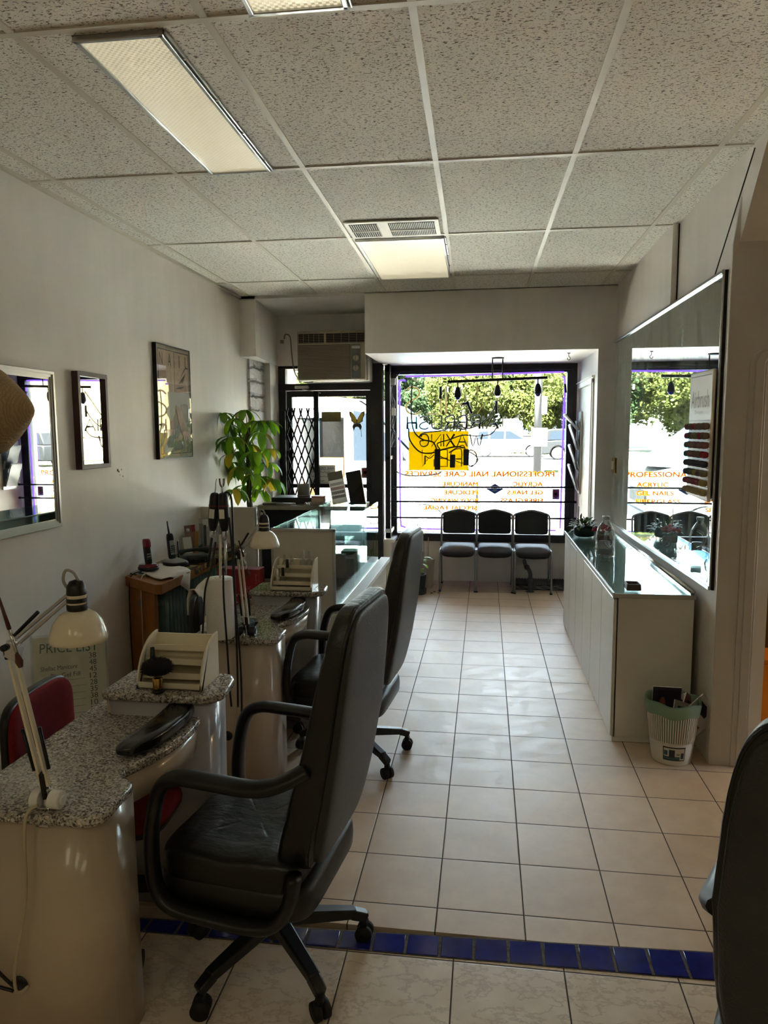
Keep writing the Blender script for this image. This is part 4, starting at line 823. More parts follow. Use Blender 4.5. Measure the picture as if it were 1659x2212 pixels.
# big mirror
t = thing('wall_mirror', 'large smeared wall mirror with silver channel above the white cabinet', 'mirror', (1.085, 5.0, .84))
W('mirror_glass', MB().prism([(3.60, .865), (6.40, .835), (6.40, 2.345), (3.60, 2.325)], 'x', 1.078, 1.09), M_mirror, t)
W('channel', MB().bar((1.074, 3.595, .857), (1.074, 6.41, .827), .014, .020).bar((1.074, 3.595, 2.333), (1.074, 6.41, 2.353), .014, .022).bar((1.066, 3.595, 2.330), (1.066, 6.41, 2.350), .006, .006).box(1.070, 1.091, 3.588, 3.602, .85, 2.34), M_alu, t, bevel=.002)
W('dark_edge', MB().box(1.078, 1.0905, 3.580, 3.5885, .85, 2.34), M_dark, t)
t = thing('brass_switch', 'brass light switch plate at the window end of the wall mirror', 'light switch', (1.072, 6.30, 1.32)); MB().box(-.006, .0, -.06, .06, -.065, .065).build('plate', M_brass, t, bevel=.002)
for s_ in (-.022, .022): MB().box(-.012, -.005, s_-.012, s_+.012, -.035, .035).build('rocker', M_cream, t, bevel=.002)
# airbrush chart with nail tips
t = thing('sample_chart', 'cream airbrush design chart with eight rows of coloured nail tips on the mirror', 'sample board', (1.055, 3.79, 1.27))
W('board', MB().prism([(3.995, 1.28), (3.615, 1.268), (3.605, 1.90), (3.99, 1.905)], 'x', 1.052, 1.068), mat('cream_board', (208, 200, 182), .45), t, bevel=.008)
MX = lambda x, y, z: Matrix.Translation((x, y, z))@Matrix.Rotation(-PI/2, 4, 'Z')@Matrix.Rotation(PI/2, 4, 'X')
b = MB().text('Airbrush', 1, 0, MX(1.0505, 3.80, 1.765)@Matrix.Shear('XY', 4, (.25, 0)), (.30, .085)); W('title', b, mat('faint_grey_ink', (140, 136, 120), .6), t)
b = MB().text('Designs', 1, 0, MX(1.0505, 3.81, 1.70), (.14, .022)); W('subtitle', b, mat('faint_grey_ink2', (168, 162, 146), .6), t)
W('inner_border', MB().bar((1.0505, 3.63, 1.875), (1.0505, 3.97, 1.88), .003, .003).bar((1.0505, 3.63, 1.66), (1.0505, 3.97, 1.66), .0025, .0025), MATS['faint_grey_ink'], t)
rows = [[(120, 60, 60), (90, 75, 70), (130, 50, 55), (128, 80, 74), (120, 96, 84), (120, 96, 84)], [(140, 28, 50), (60, 66, 50), (110, 100, 62), (112, 110, 66), (158, 20, 50), (118, 92, 76)], [(98, 80, 70), (104, 68, 64), (112, 76, 70), (108, 62, 64), (118, 84, 76), (128, 80, 76)], [(90, 86, 76), (110, 78, 70), (100, 70, 64), (120, 86, 74), (112, 96, 80), (150, 24, 34)],
        [(44, 44, 56), (50, 50, 66), (50, 46, 56), (44, 44, 60), (40, 42, 58), (40, 40, 54)], [(48, 56, 66), (50, 70, 62), (92, 96, 60), (150, 140, 66), (110, 92, 90), (130, 118, 88)], [(118, 26, 46), (126, 22, 44), (120, 22, 44), (128, 24, 44), (120, 26, 44), (170, 154, 96)], [(160, 146, 104), (158, 138, 96), (166, 140, 92), (158, 144, 100), (166, 150, 102), (168, 152, 100)]]
nm = {}
for j, rw in enumerate(rows):
    z = 1.632-.0455*j
    W('ledge', MB().box(1.046, 1.054, 3.63, 3.975, z-.022, z-.0195), mat('cream_board', (208, 200, 182), .45), t)
    for i, c_ in enumerate(rw):
        b = MB(); y0_ = 3.962-i*.057
        for k in range(4): b.sup((1.038, y0_-.0065-k*.0135, z-.0025+.0008*((i*3+k) % 4)), (.016, .0048, .016), .8, .8, 8, 6)
        W('nail_tips', b, mat('tips_%d_%d_%d' % c_, c_, .2, coat=.5), t)
# waste basket
t = thing('waste_basket', 'white slatted plastic waste basket with green bag beside the cabinet end', 'waste basket', (.925, 3.585, 0))
R0, R1, H = .092, .125, .30
def br_(z): return R0+(R1-R0)*z/H
b = MB(); b.lathe([(0, .006), (R0-.006, .006), (R0, 0), (R0, .004), (br_(.115), .115), (br_(.115)-.004, .115), (R0-.004, .01)], n=40)
for i in range(64):
    a = 2*PI*i/64; ca, sa = math.cos(a), math.sin(a); b.bar((br_(.112)*ca, br_(.112)*sa, .112), (br_(.262)*ca, br_(.262)*sa, .262), .0058, .003, up=(ca, sa, 0))
b.lathe([(br_(.258), .258), (br_(.3), .3), (br_(.3)-.004, .3), (br_(.258)-.004, .258), (br_(.258), .258)], n=40, caps=False); b.build('basket', mat('white_plastic', (206, 200, 186), .4), t)
b = MB(); prof = [(br_(.245)+.004, .245), (br_(.28)+.005, .275), (br_(.3)+.006, .30), (br_(.3)+.003, .311), (br_(.3)-.005, .306), (br_(.25)-.007, .25), (br_(.16)-.006, .16), (br_(.06)-.010, .06)]
s0 = len(b.v); b.lathe(prof, n=48, caps=False); b.v = [(x*(1+.012*math.sin(9*math.atan2(y, x))), y*(1+.012*math.sin(9*math.atan2(y, x))), z+.006*math.sin(5*math.atan2(y, x)+1)) for x, y, z in b.v]
m_bag = mat('green_bag', (128, 168, 140), .4); n2 = m_bag.node_tree; trp = n2.nodes.new('ShaderNodeBsdfTransparent'); mxx = n2.nodes.new('ShaderNodeMixShader'); mxx.inputs[0].default_value = .62
n2.links.new(trp.outputs[0], mxx.inputs[1]); n2.links.new(n2.nodes['Principled BSDF'].outputs[0], mxx.inputs[2]); n2.links.new(mxx.outputs[0], n2.nodes['Material Output'].inputs['Surface']); b.build('bin_bag', m_bag, t)
lbm = [mat('label_black', (22, 22, 24), .5), mat('label_cream', (190, 186, 170), .5), mat('label_teal', (58, 84, 90), .5), mat('label_dark_bin', (44, 48, 56), .5)]
b = MB()
def lab(a0, a1, z0, z1, dr):
    n = 8
    for i in range(n):
        p, q = a0+(a1-a0)*i/n, a0+(a1-a0)*(i+1)/n; f = lambda a, z: ((br_(z)+dr)*math.cos(a), (br_(z)+dr)*math.sin(a), z); b.quad(f(p, z0), f(q, z0), f(q, z1), f(p, z1))
A = -PI/2-.2
lab(A-.42, A+.62, .028, .098, .001); b.k = 1; lab(A-.38, A+.58, .033, .092, .0018); b.k = 2; lab(A-.38, A+.36, .033, .05, .0024); lab(A-.36, A-.2, .055, .08, .0024); b.k = 3; lab(A-.14, A+.12, .045, .085, .003); lab(A+.2, A+.34, .06, .064, .003); lab(A+.4, A+.54, .04, .07, .003)
b.build('paper_label', lbm, t)
mg = [((-.035, .02, .15), (.135, .006, .20), (.05, .02, .02), (40, 30, 44), 'dark covered magazine with a white border standing in the waste basket'), ((.03, -.02, .12), (.15, .006, .19), (-.25, .55, .5), (196, 190, 184), 'pale folded magazine leaning in the waste basket'),
      ((.05, -.04, .13), (.14, .006, .19), (-.3, .75, .6), (120, 60, 70), 'reddish magazine leaning outward in the waste basket'), ((.055, 0, .14), (.15, .006, .19), (.1, .85, .35), (170, 166, 160), 'grey magazine sticking out furthest from the waste basket'), ((.03, -.06, .12), (.12, .006, .17), (-.35, .35, .3), (140, 132, 126), 'small leaflet at the front of the waste basket')]
for p, s_, ro, c_, lb in mg:
    m_ = thing('magazine', lb, 'magazine', (t.location.x+p[0]*.9, t.location.y+p[1]*.9, p[2]+.01)); m_.rotation_euler = ro
    MB().box(-s_[0]/2, s_[0]/2, -.004, .004, 0, s_[2]).build('pages', M_card, m_); MB().box(-s_[0]/2, s_[0]/2, -.0055, -.004, 0, s_[2]).build('cover', mat('print_%d' % c_[0], c_, .3), m_)
    b = MB()
    if c_[0] == 40:
        b.box(-.055, .055, -.007, -.0055, .03, .185); b.k = 1; b.sup((-.02, -.007, .1), (.016, .002, .05), 1, 1, 12, 8); b.k = 2
        for k in range(4): b.bar((-.01+.012*k, -.008, .09-.006*k), (.0+.012*k, -.008, .06-.004*k), .003, .002, up=(0, 1, 0))
    else: b.box(-s_[0]*.35, s_[0]*.2, -.007, -.0055, s_[2]*.6, s_[2]*.85); b.k = 1; b.box(-s_[0]*.3, s_[0]*.35, -.007, -.0055, s_[2]*.3, s_[2]*.36)
    b.build('cover_print', [mat('cover_plum', (34, 22, 38), .3), mat('cover_orange', (120, 60, 40), .4), M_card], m_)
# things past the cased opening
t = thing('storage_crate', 'orange box lit by a lamp beyond the cased opening', 'box', (1.62, 3.95, 0)); W('panel', MB().box(1.33, 2.3, 3.9, 4.1, 0, .40), mat('orange_paint', (224, 140, 36), .6), t, bevel=.01); W('lid', MB().box(1.32, 2.31, 3.89, 4.11, .40, .425), mat('orange_lid', (196, 116, 30), .5), t, bevel=.004)
pl = bpy.data.lights.new('corridor_bulb', 'POINT'); po = bpy.data.objects.new('corridor_bulb', pl); COL.objects.link(po); po.location = (2.0, 3.75, 1.3); pl.energy = 9; pl.color = (1, .72, .4); pl.shadow_soft_size = .05
t = thing('pendant_bulb', 'bare bulb hanging in the corridor past the opening', 'lamp', (2.0, 3.75, 1.3)); MB().sup((0, 0, 0.09), (.03, .03, .04), 1, 1, 12, 8).build('glass_bulb', mat('warm_bulb', (255, 220, 160), .3, emit=6), t); MB().cyl((0, 0, .13), (0, 0, 1.5), .004, n=6).build('cord', M_blk, t)

# ================================================================== LEFT WALL
def frame_rect(b, y0, y1, z0, z1, w, x0, x1):
    b.box(x0, x1, y0, y1, z0, z0+w); b.box(x0, x1, y0, y1, z1-w, z1); b.box(x0, x1, y0, y0+w, z0+w, z1-w); b.box(x0, x1, y1-w, y1, z0+w, z1-w)
t = thing('framed_mirror', 'silver framed mirror on the plastered wall behind the conical hat', 'mirror', (-2.2, 2.95, 1.14)); b = MB(); frame_rect(b, 2.45, 3.46, 1.135, 1.925, .016, -2.2, -2.172); frame_rect(b, 2.463, 3.447, 1.148, 1.912, .014, -2.2, -2.178); frame_rect(b, 2.475, 3.435, 1.16, 1.90, .014, -2.2, -2.184)
W('frame', b, M_alu, t, bevel=.002); W('mirror_glass', MB().box(-2.2, -2.186, 2.48, 3.43, 1.165, 1.895), M_mirror2, t)
t = thing('small_framed_mirror', 'narrow brown framed mirror hanging between the hat and the nail poster', 'mirror', (-2.2, 3.81, 1.416)); b = MB(); frame_rect(b, 3.657, 3.963, 1.416, 1.946, .024, -2.2, -2.162)
W('frame', b, mat('brown_frame', (72, 48, 46), .4), t, bevel=.002); W('mirror_glass', MB().box(-2.2, -2.18, 3.68, 3.94, 1.44, 1.922), M_mirror2, t)
# nail poster, jagged white patches laid over the print
t = thing('nail_poster', 'tall framed nail poster with jagged white patches near the potted tree', 'poster', (-2.2, 4.91, 1.434)); Y0, Y1, Z0, Z1 = 4.63, 5.19, 1.434, 2.213
b = MB(); frame_rect(b, Y0, Y1, Z0, Z1, .008, -2.2, -2.172); W('black_edge', b, M_blk, t); W('mount', MB().box(-2.2, -2.176, Y0+.006, Y1-.006, Z0+.006, Z1-.006), mat('poster_mount', (206, 194, 170), .3, coat=.5), t)
PC = [mat('poster_tan', (206, 178, 150), .35, coat=.1), M_blk, mat('poster_lighter', (216, 192, 164), .35, coat=.1), mat('poster_skin', (190, 148, 116), .35, coat=.1), mat('poster_olive', (140, 130, 98), .35, coat=.1), mat('patch_white', (215, 216, 206), .7), mat('poster_stone', (140, 144, 130), .4), mat('poster_line', (70, 60, 50), .4)]
pw, ph = Y1-Y0, Z1-Z0
def P2(mb, k, poly, d): mb.k = k; mb.prism([(Y0+p[0]*pw, Z1-p[1]*ph) for p in poly], 'x', -2.176, -2.1755+.0004*d)
b = MB(); P2(b, 0, [(.05, .04), (.95, .04), (.95, .96), (.05, .96)], 1); W('print', b, PC, t)
b = MB(); P2(b, 2, [(.42, .05), (.50, .05), (.5, .45), (.42, .45)], 2); P2(b, 7, [(.5, .05), (.51, .05), (.51, .45), (.5, .45)], 3); P2(b, 4, [(.05, .45), (.95, .40), (.95, .72), (.05, .75)], 2)
for e in ([(.05, .04), (.95, .04), (.95, .048), (.05, .048)], [(.05, .952), (.95, .952), (.95, .96), (.05, .96)], [(.05, .04), (.06, .04), (.06, .96), (.05, .96)], [(.94, .04), (.95, .04), (.95, .96), (.94, .96)]): P2(b, 1, e, 3)
P2(b, 7, [(.9, .15), (.8, .19), (.7, .26), (.62, .30), (.72, .25), (.82, .18)], 3); P2(b, 1, [(.85, .22), (.72, .28), (.62, .325), (.76, .31)], 4); P2(b, 3, [(.82, .30), (.55, .34), (.5, .45), (.9, .42)], 3); P2(b, 1, [(.8, .345), (.62, .355), (.54, .375), (.7, .37)], 4)
W('picture_shapes', b, PC, t); r = random.Random(5); b = MB(); b.k = 6
for i in range(70): y_, z_ = r.uniform(.1, .9), r.uniform(.70, .94); b.sup((-2.1745, Y0+y_*pw, Z1-z_*ph), (.0012, .026*r.uniform(.7, 1.1), .03*r.uniform(.7, 1.1)), 1, .8, 12, 6)
W('pebbles', b, PC, t)
b = MB()
P2(b, 3, [(.5, .52), (.62, .50), (.74, .64), (.86, .74), (.9, .80), (.82, .80), (.74, .81), (.66, .78), (.58, .66)], 8); P2(b, 3, [(.28, .62), (.42, .62), (.44, .72), (.38, .76), (.22, .76), (.18, .72)], 8)
for k in range(4): P2(b, 3, [(.19+.07*k, .74), (.24+.07*k, .74), (.23+.07*k, .81-.008*k), (.2+.07*k, .81-.008*k)], 8.5); P2(b, 3, [(.7+.055*k, .76), (.745+.055*k, .76), (.76+.06*k, .84-.008*k), (.73+.06*k, .84-.008*k)], 8.5)
W('hands', b, PC, t)
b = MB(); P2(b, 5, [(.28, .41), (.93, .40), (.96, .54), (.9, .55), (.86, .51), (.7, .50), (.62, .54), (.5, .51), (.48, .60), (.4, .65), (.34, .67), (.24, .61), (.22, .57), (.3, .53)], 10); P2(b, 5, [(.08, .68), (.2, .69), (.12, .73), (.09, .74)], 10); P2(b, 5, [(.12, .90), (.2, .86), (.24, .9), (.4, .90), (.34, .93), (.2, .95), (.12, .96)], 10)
P2(b, 5, [(.64, .85), (.7, .85), (.69, .88), (.65, .875)], 10); P2(b, 5, [(.1, .972), (.3, .965), (.24, .985), (.12, .99)], 10); W('white_patches', b, PC, t)
MLw = lambda x, y, z: Matrix.Translation((x, y, z))@Matrix.Rotation(PI/2, 4, 'Z')@Matrix.Rotation(PI/2, 4, 'X')
b = MB()
for c_, yy in (('N', .13), ('A', .37), ('I', .66), ('L', .88)): b.text(c_, 1, 0, MLw(-2.1735, Y0+yy*pw, Z1-.125*ph), (.05 if c_ != 'I' else .012, .085))
W('title_letters', b, M_blk, t)
W('cover_glass', MB().box(-2.1722, -2.171, Y0+.008, Y1-.008, Z0+.008, Z1-.008), thin_glass('poster_glass', (1, 1, 1, 1), .35), t)
# conical hat on a hook with black ribbon
t = thing('conical_hat', 'tan woven conical hat hung over the corner of the silver mirror', 'hat', (-2.165, 2.96, 1.715)); hm = N('woven_palm'); tc = hm.n('ShaderNodeTexCoord'); wv = hm.n('ShaderNodeTexWave', wave_type='RINGS', rings_direction='X'); wv.inputs['Scale'].default_value = 28; wv.inputs['Distortion'].default_value = 9; hm.l(tc.outputs['Object'], wv.inputs['Vector'])
hm.l(hm.mix(wv.outputs[1], rgb(156, 128, 86), rgb(170, 142, 98)), hm.b.inputs['Base Color']); hm.b.inputs['Roughness'].default_value = .7; hm.bump(wv.outputs[1], .4, .004)
b = MB().lathe([(.19, -.015), (.195, .0), (.19, .012), (.14, .075), (.09, .13), (.04, .175), (.012, .195), (.0, .198)], n=40, axis='x', caps=False); b.build('cone', hm.m, t, solid=.004)
b = MB()
for k in range(5): b.tube(smooth([(.02, -.09+.008*k, -.14), (.03, .006*k-.08, -.19), (.02, .004*k-.08, -.25), (.025, .006*k-.082, -.295)], 3), .008, 6)
b.build('ribbon', M_blk, t)
t = thing('nail_holes', 'small cluster of nail holes and chipped paint on the plastered wall', 'mark', (-2.2, 4.12, 1.38)); b = MB()
for dy, dz, r_h in ((0, 0, .006), (.03, .012, .004), (.045, -.03, .005), (-.015, .01, .009), (.01, -.02, .004)): b.lathe([(0, .0012), (r_h, .001)], (0, dy, dz), 10, 'x')
b.build('hole', mat('chip_brown', (120, 104, 92), .9), t)

# ---- wooden radiator cover with radiator
t = thing('radiator_shelf', 'orange wooden shelf built over the teal radiator along the plastered wall', 'shelf', (-2.05, 5.0, 0)); XR = -1.865
W('top_board', MB().prism([(-2.2, 4.14), (-1.90, 3.92), (-1.865, 3.93), (-1.865, 5.95), (-2.2, 5.95)], 'z', .672, .732), M_wood, t, bevel=.003)
W('end_post', MB().prism([(-2.185, 4.16), (-1.935, 3.98), (-1.935, 4.02), (-2.185, 4.22)], 'z', 0, .672), M_wood, t)
W('end_post', MB().box(-2.0, -1.90, 5.85, 5.95, 0, .672), M_wood, t)
W('patterned_cover', MB().prism([(-2.199, 4.2), (-2.05, 4.12), (-1.885, 4.3), (-1.860, 4.4), (-1.860, 5.94), (-2.199, 5.94)], 'z', .732, .741).box(-1.865, -1.859, 4.42, 5.94, .695, .741), None or mat('gift_wrap', (96, 80, 66), .25), t)
gw = MATS['gift_wrap'].node_tree; v_ = gw.nodes.new('ShaderNodeTexVoronoi'); v_.inputs['Scale'].default_value = 26; tcg = gw.nodes.new('ShaderNodeTexCoord'); gw.links.new(tcg.outputs['Object'], v_.inputs['Vector']); rp = gw.nodes.new('ShaderNodeValToRGB'); rp.color_ramp.interpolation = 'CONSTANT'
sp = gw.nodes.new('ShaderNodeSeparateColor'); gw.links.new(v_.outputs['Color'], sp.inputs[0]); gw.links.new(sp.outputs[0], rp.inputs[0]); els = rp.color_ramp.elements; els[0].color = rgb(112, 70, 62); els[1].position = .25; els[1].color = rgb(150, 128, 60)
for p_, c_ in ((.45, (60, 92, 96)), (.62, (120, 92, 78)), (.8, (62, 70, 50)), (.92, (180, 160, 110))): e = els.new(p_); e.color = rgb(*c_)
gw.links.new(rp.outputs[0], gw.nodes['Principled BSDF'].inputs['Base Color'])
r2 = thing('radiator', 'teal painted ribbed radiator under the wooden shelf', 'radiator', (-1.95, 5.0, .05)); b = MB()
for k in range(34): y_ = 4.10+.052*k; b.box(-2.1, -1.915, y_, y_+.036, .08, .655)
W('ribs', b, M_teal, r2, bevel=.012); W('header', MB().box(-2.09, -1.94, 4.08, 5.88, .56, .60).box(-2.09, -1.94, 4.08, 5.88, .12, .16).box(-2.05, -2.0, 4.1, 4.14, 0, .1).box(-2.05, -2.0, 5.8, 5.84, 0, .1), M_teal, r2, bevel=.005)
WT('low_partition', MB().box(-2.199, -1.76, 5.36, 5.40, 0, 1.035), M_white, (-1.98, 5.38, 0), 'plain beige half-height panel behind the radiator shelf end', 'panel')
# towel under the phones
b = MB(); n = 14
for i in range(n+1):
    for j in range(n+1):
        u_, v2 = i/n, j/n; x = -2.15+.25*u_+.11*v2*(u_); yy = 4.22+.30*v2-.22*u_; z = .746+.004*math.sin(7*u_+4*v2); ov = (x+1.872)
        if ov > 0: z -= ov*1.7; x = -1.868+ov*.12+.006*math.sin(9*v2)
        b.v.append((x, yy, z))
for i in range(n):
    for j in range(n): b.f.append((i*(n+1)+j, (i+1)*(n+1)+j, (i+1)*(n+1)+j+1, i*(n+1)+j+1)); b.mi.append(0); b.sm.append(True)
WT('cloth', b, M_cloth, (-2.02, 4.3, .742), 'white cloth hanging over the shelf edge under the red phone', 'cloth', solid=.004)
# phones
m_rp = mat('red_phone_plastic', (122, 20, 34), .25, coat=.5); m_sp = mat('silver_phone_plastic', (150, 150, 146), .35, metal=.3)
t = thing('cordless_phone', 'red and black cordless phone standing in its red charging base', 'phone', (-2.10, 4.25, .752), -.5)
MB().sup((0, 0, .022), (.062, .055, .022), .6, .8, 24, 10).build('charging_base', m_rp, t); MB().sup((0, 0, .013), (.065, .058, .014), .4, .8, 24, 8).build('base_foot', M_blk, t)
def handset(mb, h, w_, d, lean): mb.sup((0, 0, h/2), (d/2, w_/2, h/2), .35, .45, 16, 14, lambda p: Vector((p.x+lean*(p.z/h)*.5+.012*math.cos(p.z/h*3), p.y, p.z))); return mb
MB().sup((-.006, 0, .115), (.014, .022, .085), .35, .45, 16, 14, lambda p: Vector((p.x-.15*p.z, p.y, p.z))).build('handset', M_blk, t)
MB().sup((-.008, 0, .17), (.017, .023, .03), .5, .5, 14, 10, lambda p: Vector((p.x-.15*p.z, p.y, p.z))).build('ear_cap', m_rp, t)
b = MB()
for i in range(4):
    for j in range(3): b.box(.010, .014, -.015+.011*j, -.007+.011*j, .05+.016*i, .059+.016*i)
b.build('keys', m_sp, t); MB().cyl((-.05, .02, .02), (-.052, .02, .065), .006, n=8).build('antenna', M_blk, t)
t = thing('cordless_phone', 'silver and black cordless phone with aerials in a silver base', 'phone', (-2.03, 4.48, .741), -.5)
MB().sup((.01, 0, .022), (.085, .062, .02), .5, .7, 24, 10, lambda p: Vector((p.x, p.y, p.z*(1-.5*p.x/.085)))).build('base_cover', m_sp, t); MB().sup((.01, 0, .016), (.09, .066, .016), .4, .7, 24, 8).build('charging_base', M_blk, t)
MB().sup((-.03, 0, .12), (.014, .024, .09), .35, .45, 16, 14, lambda p: Vector((p.x-.12*p.z, p.y, p.z))).build('handset', M_blk, t); MB().box(-.018, -.012, -.018, .018, .07, .165, (0, -.12, 0)).build('face_plate', m_sp, t, bevel=.003)
MB().tube([(-.045, .0, .2), (-.062, 0, .29)], [.007, .004], 8).build('aerial', M_blk, t); MB().cyl((-.03, .058, .03), (-.035, .06, .15), .005, n=8).build('aerial', M_blk, t)
b = MB()
for i in range(5):
    for j in range(3): b.box(-.012, -.008, -.015+.011*j, -.008+.011*j, .072+.013*i, .079+.013*i)
b.build('keys', M_blk, t)
t = thing('corded_phone', 'dark grey corded desk telephone lying behind the silver phone base', 'phone', (-1.96, 4.66, .741), -.9); m_dp = mat('charcoal_plastic', (40, 46, 46), .4)
MB().sup((0, 0, .025), (.10, .085, .025), .4, .5, 20, 8, lambda p: Vector((p.x, p.y, p.z*(1+.4*p.x/.1)))).build('phone_body', m_dp, t); MB().tube(smooth([(-.02, -.10, .06), (-.02, -.05, .072), (-.02, .05, .072), (-.02, .10, .06)], 4), [.02, .021, .017, .014, .012, .012, .012, .012, .013, .017, .021, .021, .02][:13], 12).build('receiver', m_dp, t)
b = MB().tube([(.06+.001*i+.008*math.cos(i*1.3), -.10+.002*i, .02+.008*math.sin(i*1.3)) for i in range(70)], .003, 5); b.build('curly_cord', M_blk, t)
W2 = MB().tube(smooth([(-2.12, 4.21, .75), (-2.15, 4.14, .745), (-2.16, 4.11, .68), (-2.16, 4.10, .4), (-2.15, 4.10, .0)], 6), .004, 6)
WT('phone_cord', W2, M_blk, (-2.16, 4.1, 0), 'thin black phone cord running down the end of the wooden shelf', 'cord')
WT('phone_cord', MB().tube(smooth([(-2.08, 4.20, .75), (-2.06, 4.07, .74), (-2.055, 4.05, .66), (-2.06, 4.055, .3), (-2.07, 4.06, 0)], 6), .0035, 6), mat('beige_cord', (176, 164, 140), .6), (-2.06, 4.06, 0), 'thin beige phone cord running down the wooden end post', 'cord')
for lc, sz, c_, ro, lb in (((-2.12, 4.98, .743), (.09, .004, .20), (130, 96, 84), (-.1, 0, 1.0), 'tall brown brochure with a round white seal standing on the shelf'), ((-2.09, 4.86, .743), (.07, .004, .13), (196, 192, 186), (-.18, 0, 1.0), 'small white leaflet leaning before the brown brochure'), ((-2.06, 4.92, .743), (.03, .006, .16), (160, 108, 52), (.05, 0, .9), 'narrow tan wooden strip standing between the leaflets'), ((-2.10, 5.04, .743), (.07, .004, .15), (150, 142, 130), (-.15, 0, .8), 'leaflet with a green corner beside the brown brochure')):
    q_ = thing('brochure', lb, 'leaflet', lc); q_.rotation_euler = ro; MB().box(-sz[0]/2, sz[0]/2, -sz[1]/2, sz[1]/2, 0, sz[2]).build('sheet', mat('brochure_%d' % c_[0], c_, .4), q_, bevel=.001)
    b = MB()
    if c_[0] == 130: b.lathe([(0, -.0035), (.015, -.003)], (-.018, 0, .165), 16, 'y'); b.k = 1; b.box(.015, .044, -.0035, -.002, .15, .198); b.build('print', [M_card, mat('brochure_red', (150, 40, 44), .5)], q_)
    elif c_[0] == 150: b.prism([(-.03, .0), (.034, .0), (.034, .05)], 'y', -.0035, -.002); b.build('print', mat('brochure_green', (30, 66, 46), .5), q_)
t = thing('brochure_holder', 'clear plastic brochure holder with white leaflets on the shelf', 'brochure holder', (-2.09, 5.28, .743), .9)
b = MB(); b.box(-.08, .08, -.03, -.027, 0, .16); b.box(-.08, .08, .03, .033, 0, .22); b.box(-.08, -.077, -.03, .03, 0, .18); b.box(.077, .08, -.03, .03, 0, .18); b.box(-.08, .08, -.03, .03, 0, .003); b.build('case', M_bottle, t)
MB().box(-.07, .07, -.02, .0, .005, .21).build('leaflets', M_card, t); MB().box(-.07, -.05, -.024, -.02, .01, .17).build('dark_leaflet', mat('dark_blue_print', (40, 44, 60), .5), t)
WT('magazine', MB().box(-2.14, -1.90, 5.42, 5.7, .743, .756).box(-2.12, -1.92, 5.16, 5.42, .743, .752), mat('reddish_print', (130, 92, 84), .4), (-2.0, 5.5, .743), 'flat reddish magazine lying at the far end of the wooden shelf', 'magazine')
# ---- money tree
t = thing('money_tree', 'tall braided money tree with long green leaves by the entrance', 'potted plant', (-2.0, 5.95, 0))
b = MB()
for k in range(3): b.tube([(.013*math.cos(a*.35+k*2.1), .013*math.sin(a*.35+k*2.1), .3+a*.035) for a in range(40)], .011, 7)
b.build('braided_trunk', mat('green_brown_bark', (66, 58, 38), .8), t)
MB().lathe([(.11, 0), (.15, .30), (.155, .31), (.14, .31), (.13, .27), (0, .27)], n=28).build('pot', mat('terracotta_dark', (80, 60, 50), .7), t)
r = random.Random(12); b = MB(); st = MB(); lf = [mat('yellow_green_leaf', (104, 140, 24), .4), mat('mid_leaf', (70, 110, 26), .4), mat('yellowing_leaf', (150, 130, 40), .5)]  # leaf tones, mixed at random from leaf to leaf
for m_ in lf:
    nt3 = m_.node_tree; t3 = nt3.nodes.new('ShaderNodeBsdfTranslucent'); c3 = nt3.nodes['Principled BSDF'].inputs['Base Color'].default_value; t3.inputs[0].default_value = (min(1, c3[0]*1.5), min(1, c3[1]*1.5), c3[2], 1); x3 = nt3.nodes.new('ShaderNodeMixShader'); x3.inputs[0].default_value = .5
    nt3.links.new(nt3.nodes['Principled BSDF'].outputs[0], x3.inputs[1]); nt3.links.new(t3.outputs[0], x3.inputs[2]); nt3.links.new(x3.outputs[0], nt3.nodes['Material Output'].inputs['Surface'])
wh = [(478, 893, -.1), (527, 886, 0), (555, 910, .05), (505, 905, -.2), (520, 945, .1), (583, 970, 0), (552, 977, -.25), (518, 1008, -.3), (505, 1058, -.3), (482, 955, -.1), (570, 1030, .1), (495, 920, .15), (545, 930, .25), (565, 935, -.2), (500, 1000, .1), (530, 1050, .1), (560, 1060, .15), (580, 1000, .2), (540, 960, .0), (515, 975, .2), (470, 925, .1), (500, 945, -.25), (530, 915, .3), (560, 1000, -.1), (490, 1010, .1), (545, 1025, -.25), (590, 1035, .1), (500, 980, -.15), (575, 910, .1), (535, 1000, .25)]
for u_, v_p, dy in wh:
    yy = 5.95+dy; x, z = UZ(u_, v_p, yy); p = Vector((x+2.0, dy, z)); base = Vector((0, 0, min(1.65, max(1.0, z-.15)))); md = base.lerp(p, .5)+Vector((0, 0, .06)); st.tube(smooth([base, md, p], 4), .0035, 5)
    n_l = r.choice([5, 6, 6, 7]); a0 = r.uniform(0, 6.28)
    for k in range(n_l):
        a = a0+2*PI*k/n_l; d = Vector((math.cos(a), math.sin(a)*.9, r.uniform(-.45, .15))); b.k = r.choice([0, 0, 1, 1, 1, 2]) if r.random() < .5 else r.choice([0, 1]); b.leaf(p, d, (0, 0, 1), r.uniform(.13, .23), r.uniform(.05, .07), r.uniform(.9, 2.0), 6)
b.v = [(max(x, -.185), y_, z) for x, y_, z in b.v]; b.build('leaves', lf, t); st.build('petioles', mat('leaf_stalk', (96, 110, 40), .6), t)

